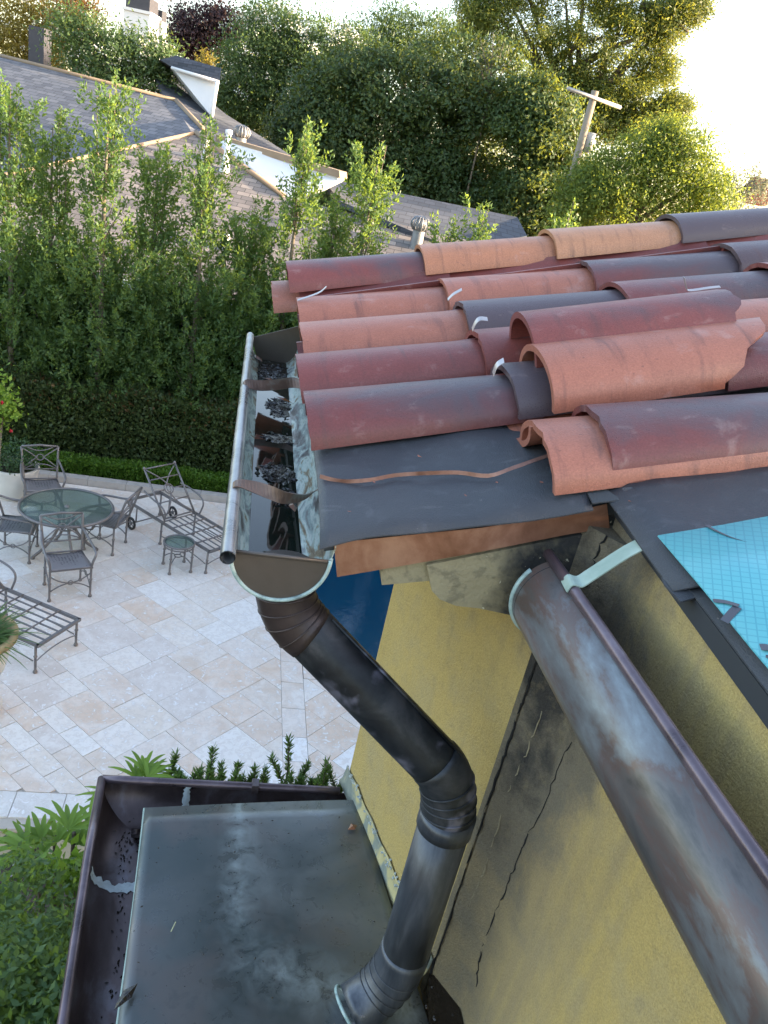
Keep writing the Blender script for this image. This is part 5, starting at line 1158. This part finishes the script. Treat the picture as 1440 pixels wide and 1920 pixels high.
RIDGE=simple('ridge_cap',(.27,.20,.135),.85,0,.2,4); WSID=simple('white_siding',(.66,.68,.70),.7,0,.06,3); WTRIM=simple('white_trim',(.75,.75,.74),.6,0,.06,4); DWALL=simple('pale_wall',(.30,.29,.27),.9); DARK=simple('dark_cap',(.05,.05,.06),.6); STEEL=simple('vent_grey',(.22,.23,.24),.5,.4)
def RF(r,f,z): return Vector((r*math.cos(YAW)+f*math.sin(YAW),-r*math.sin(YAW)+f*math.cos(YAW),z+CH))
nh=thing('neighbour_house','single storey neighbouring house with sunlit tan and shaded slate shingle hip roofs','house',RF(-5,19,-CH))
def roofp(poly,mat,name='roof',parent=nh,t=.12): mb=MB(); mb.prism(poly,(0,0,-t)); return part(mb,name,mat,parent)
A=RF(-6.65,20.8,0); Hh=RF(-3.9,19.1,-.92); E=RF(1.6,18.98,-.98)
r1=roofp([RF(-12.2,15.5,-2.9),RF(2.4,15.5,-2.9),E,Hh,A],SH1)
J=far(380,243,22.6); R1=far(330,190,25); R0=far(-120,75,26.5)
r2=roofp([RF(-12.2,15.5,-2.88),A+Vector((0,0,.01)),J,R1,R0,RF(-22,20,-2.9)],SH2)
r3=roofp([RF(-6.9,21,-.4),RF(-3.6,19.4,-1.1),far(560,300,26.5),far(425,215,27.5),far(270,92,29),far(300,165,26)],SH3)
r4=roofp([far(600,332,23.5),far(970,407,22.6),far(988,442,20.0),far(860,470,18.6),far(640,378,18.9)],SH3)
def cap(p,q,r=.09,parent=r1):
    mb=MB(); mb.tube([p+Vector((0,0,.02)),q+Vector((0,0,.02))],r,6); part(mb,'ridge_cap',RIDGE,parent)
cap(R0,R1,.07,r2); cap(R1,J,.07,r2); cap(A,Hh,.07); cap(A,RF(-12.2,15.5,-2.9),.045)
mb=MB(); cw=[RF(-11.9,15.9,-CH),RF(2.2,15.9,-CH),RF(2.2,22,-CH),RF(-11.9,22,-CH)]; mb.prism(cw,(0,0,CH-2.98)); part(mb,'wall',DWALL,nh)
mb=MB(); mb.prism([RF(-12.2,15.42,-2.92),RF(2.4,15.42,-2.92),RF(2.4,15.42,-3.08),RF(-12.2,15.42,-3.08)],RF(0,.12,0)-RF(0,0,0)); part(mb,'eave_gutter',WTRIM,nh)
# white siding gable
ga=[(413,262,20.9),(632,326,19.9),(633,338,19.9),(560,374,19.2),(530,366,19.2),(418,290,20.6)]
gp=[far(*q) for q in ga]; mb=MB(); mb.prism(gp,RF(0,1.2,0)-RF(0,0,0)); gb=part(mb,'gable_wall',WSID,nh)
for k in range(1,7):
    t=k/7; p=far(420,275+10*k,20.2+.0*k); y=268+k*12
    x0=420+max(0,(y-280))*1.35; x1=630-max(0,(y-330))*2.2
    if x1-x0>20: mb=MB(); mb.tube([far(x0,y-2,20.3-.25*(k/7)),far(x1,y+ (x1-x0)*.20*.0+ (x1-x0)*.28*0+2,19.75-.2*(k/7))],.012,4)
pt_=[far(405,252,21),far(636,320,19.8),far(637,334,19.8),far(404,264,21)]; mb=MB(); mb.prism(pt_,RF(0,1.4,.0)-RF(0,0,0)); part(mb,'fascia',RIDGE,gb)
# dormer
dm=[far(322,126,26),far(408,151,25.6),far(397,219,25.3)]; mb=MB(); mb.prism(dm,RF(-.62,1.5,0)-RF(0,0,0)); dw=part(mb,'dormer_wall',WSID,nh)
dr_=[far(300,112,26),far(318,123,25.9),far(412,151,25.4),far(415,128,25.6),far(330,104,26.2)]; mb=MB(); mb.prism(dr_,RF(-.7,1.7,.0)-RF(0,0,0)); part(mb,'dormer_roof',SH3,nh)
mb=MB(); mb.tube([far(408,151,25.35),far(397,219,25.1)],.06,6); part(mb,'corner_trim',WTRIM,dw); mb=MB(); mb.tube([far(322,127,25.8),far(408,153,25.35)],.05,6); part(mb,'trim',WTRIM,dw)
# chimneys
def chimney(x0,x1,y0,y1,f,capy):
    c=far((x0+x1)/2,(y0+y1)/2,f); wd=(x1-x0)*f*1.12/1430; top=far((x0+x1)/2,y0,f).z; mb=MB(); mb.box((c.x,c.y,(top+c.z-3)/2),(wd,wd,top-c.z+3),-YAW); ch=part(mb,'chimney',WTRIM,nh)
    mb=MB(); h=(y0-capy)*f*1.1/1430; mb.box((c.x,c.y,top+h/2),(wd*.92,wd*.92,h),-YAW); part(mb,'chimney_cap',DARK,ch); mb=MB(); mb.box((c.x,c.y,top-.05),(wd*1.12,wd*1.12,.10),-YAW); part(mb,'chimney_crown',WTRIM,ch)
chimney(246,284,22,60,33,4); chimney(284,305,40,60,34,26)
mb=MB(); q=far(75,95,30); mb.box((q.x,q.y,q.z-.3),(.55,.55,2.0),-YAW); part(mb,'chimney',DARK,nh)
def pipe(x,y0,y1,f,r,mat=WTRIM):
    p=far(x,y1,f); q=far(x,y0,f); mb=MB(); mb.tube([p-Vector((0,0,.3)),(p.x,p.y,q.z)],r,10); mb.lathe([(r,0),(r*1.35,.02),(r*1.35,.10),(0,.12)],(p.x,p.y,q.z-.06),10); mb.lathe([(r*2.2,-.1),(r*1.3,.22),(r,.3)],(p.x,p.y,p.z-.12),10); part(mb,'vent_pipe',mat,nh)
pipe(423,246,305,19.6,.06); pipe(385,262,296,19.9,.06); pipe(421,442,470,17.0,.07); pipe(262,508,530,15.8,.06)
def turbine(x,y,f,s=1.):
    p=far(x,y,f); mb=MB(); mb.lathe([(.13*s,-.45*s),(.13*s,0)],p,14); tv=part(mb,'turbine_base',STEEL,nh); mb=MB()
    for k in range(16):
        q=2*math.pi*k/16; mb.tube([p+Vector((r*s*math.cos(q),r*s*math.sin(q),z*s)) for r,z in ((.14,0),(.20,.08),(.21,.16),(.15,.25),(.03,.29))],.016*s,5)
    mb.lathe([(.12*s,0),(.15*s,.12*s),(.10*s,.24*s)],p,12); part(mb,'turbine_vanes',STEEL,tv)
turbine(786,432,18.4,1.05); turbine(453,258,21.6,1.0)
# brick house at the right edge
bh=thing('brick_house','orange red brick house top at the right edge beyond the tiles','house',far(1425,380,36)*1); bh.location.z=0
BRK=simple('orange_brick',(.36,.13,.08),.9,0,.3,6,.3,30)
q=far(1428,372,36); mb=MB(); mb.box((q.x+1,q.y,q.z/2-.4),(4.0,3,q.z-.4),-YAW); part(mb,'wall',BRK,bh)
mb=MB(); q=far(1425,350,36); mb.box((q.x,q.y,q.z-.2),(.8,.8,1.0),-YAW); part(mb,'chimney',BRK,bh)
# utility pole
WOOD=simple('weathered_pole',(.25,.21,.16),.9,0,.3,3,.3,30,stretch=(8,8,1)); GREYW=simple('grey_crossarm',(.38,.38,.37),.8)
p=far(1097,240,26.5); up_=thing('utility_pole','leaning look wooden utility pole with one grey crossarm','utility pole',(p.x,p.y,0)); up_['label']='wooden utility pole with a single bare grey crossarm'
zt=onb(1121,172,p.y).z; mb=MB(); mb.tube([(p.x,p.y,0),(p.x,p.y,zt)],[.14,.11],10); part(mb,'pole',WOOD,up_)
zx=onb(1117,186,p.y).z; e0=onz(1062,164,zx); e1=onz(1178,206,zx); 
c=Vector((p.x,p.y,zx)); d=Vector((e1.x-e0.x,e1.y-e0.y,0)); d=d.normalized(); L=1.20
mb=MB(); mb.tube([c-d*L+Vector((0,-.14,0)),c+d*L+Vector((0,-.14,0))],.055,4); part(mb,'crossarm',GREYW,up_)
mb=MB(); q=far(1108,262,26.5); mb.tube([Vector((p.x+.28,p.y+.1,q.z-.35)),Vector((p.x+.28,p.y+.1,q.z+.2))],.15,10); part(mb,'transformer',GREYW,up_)
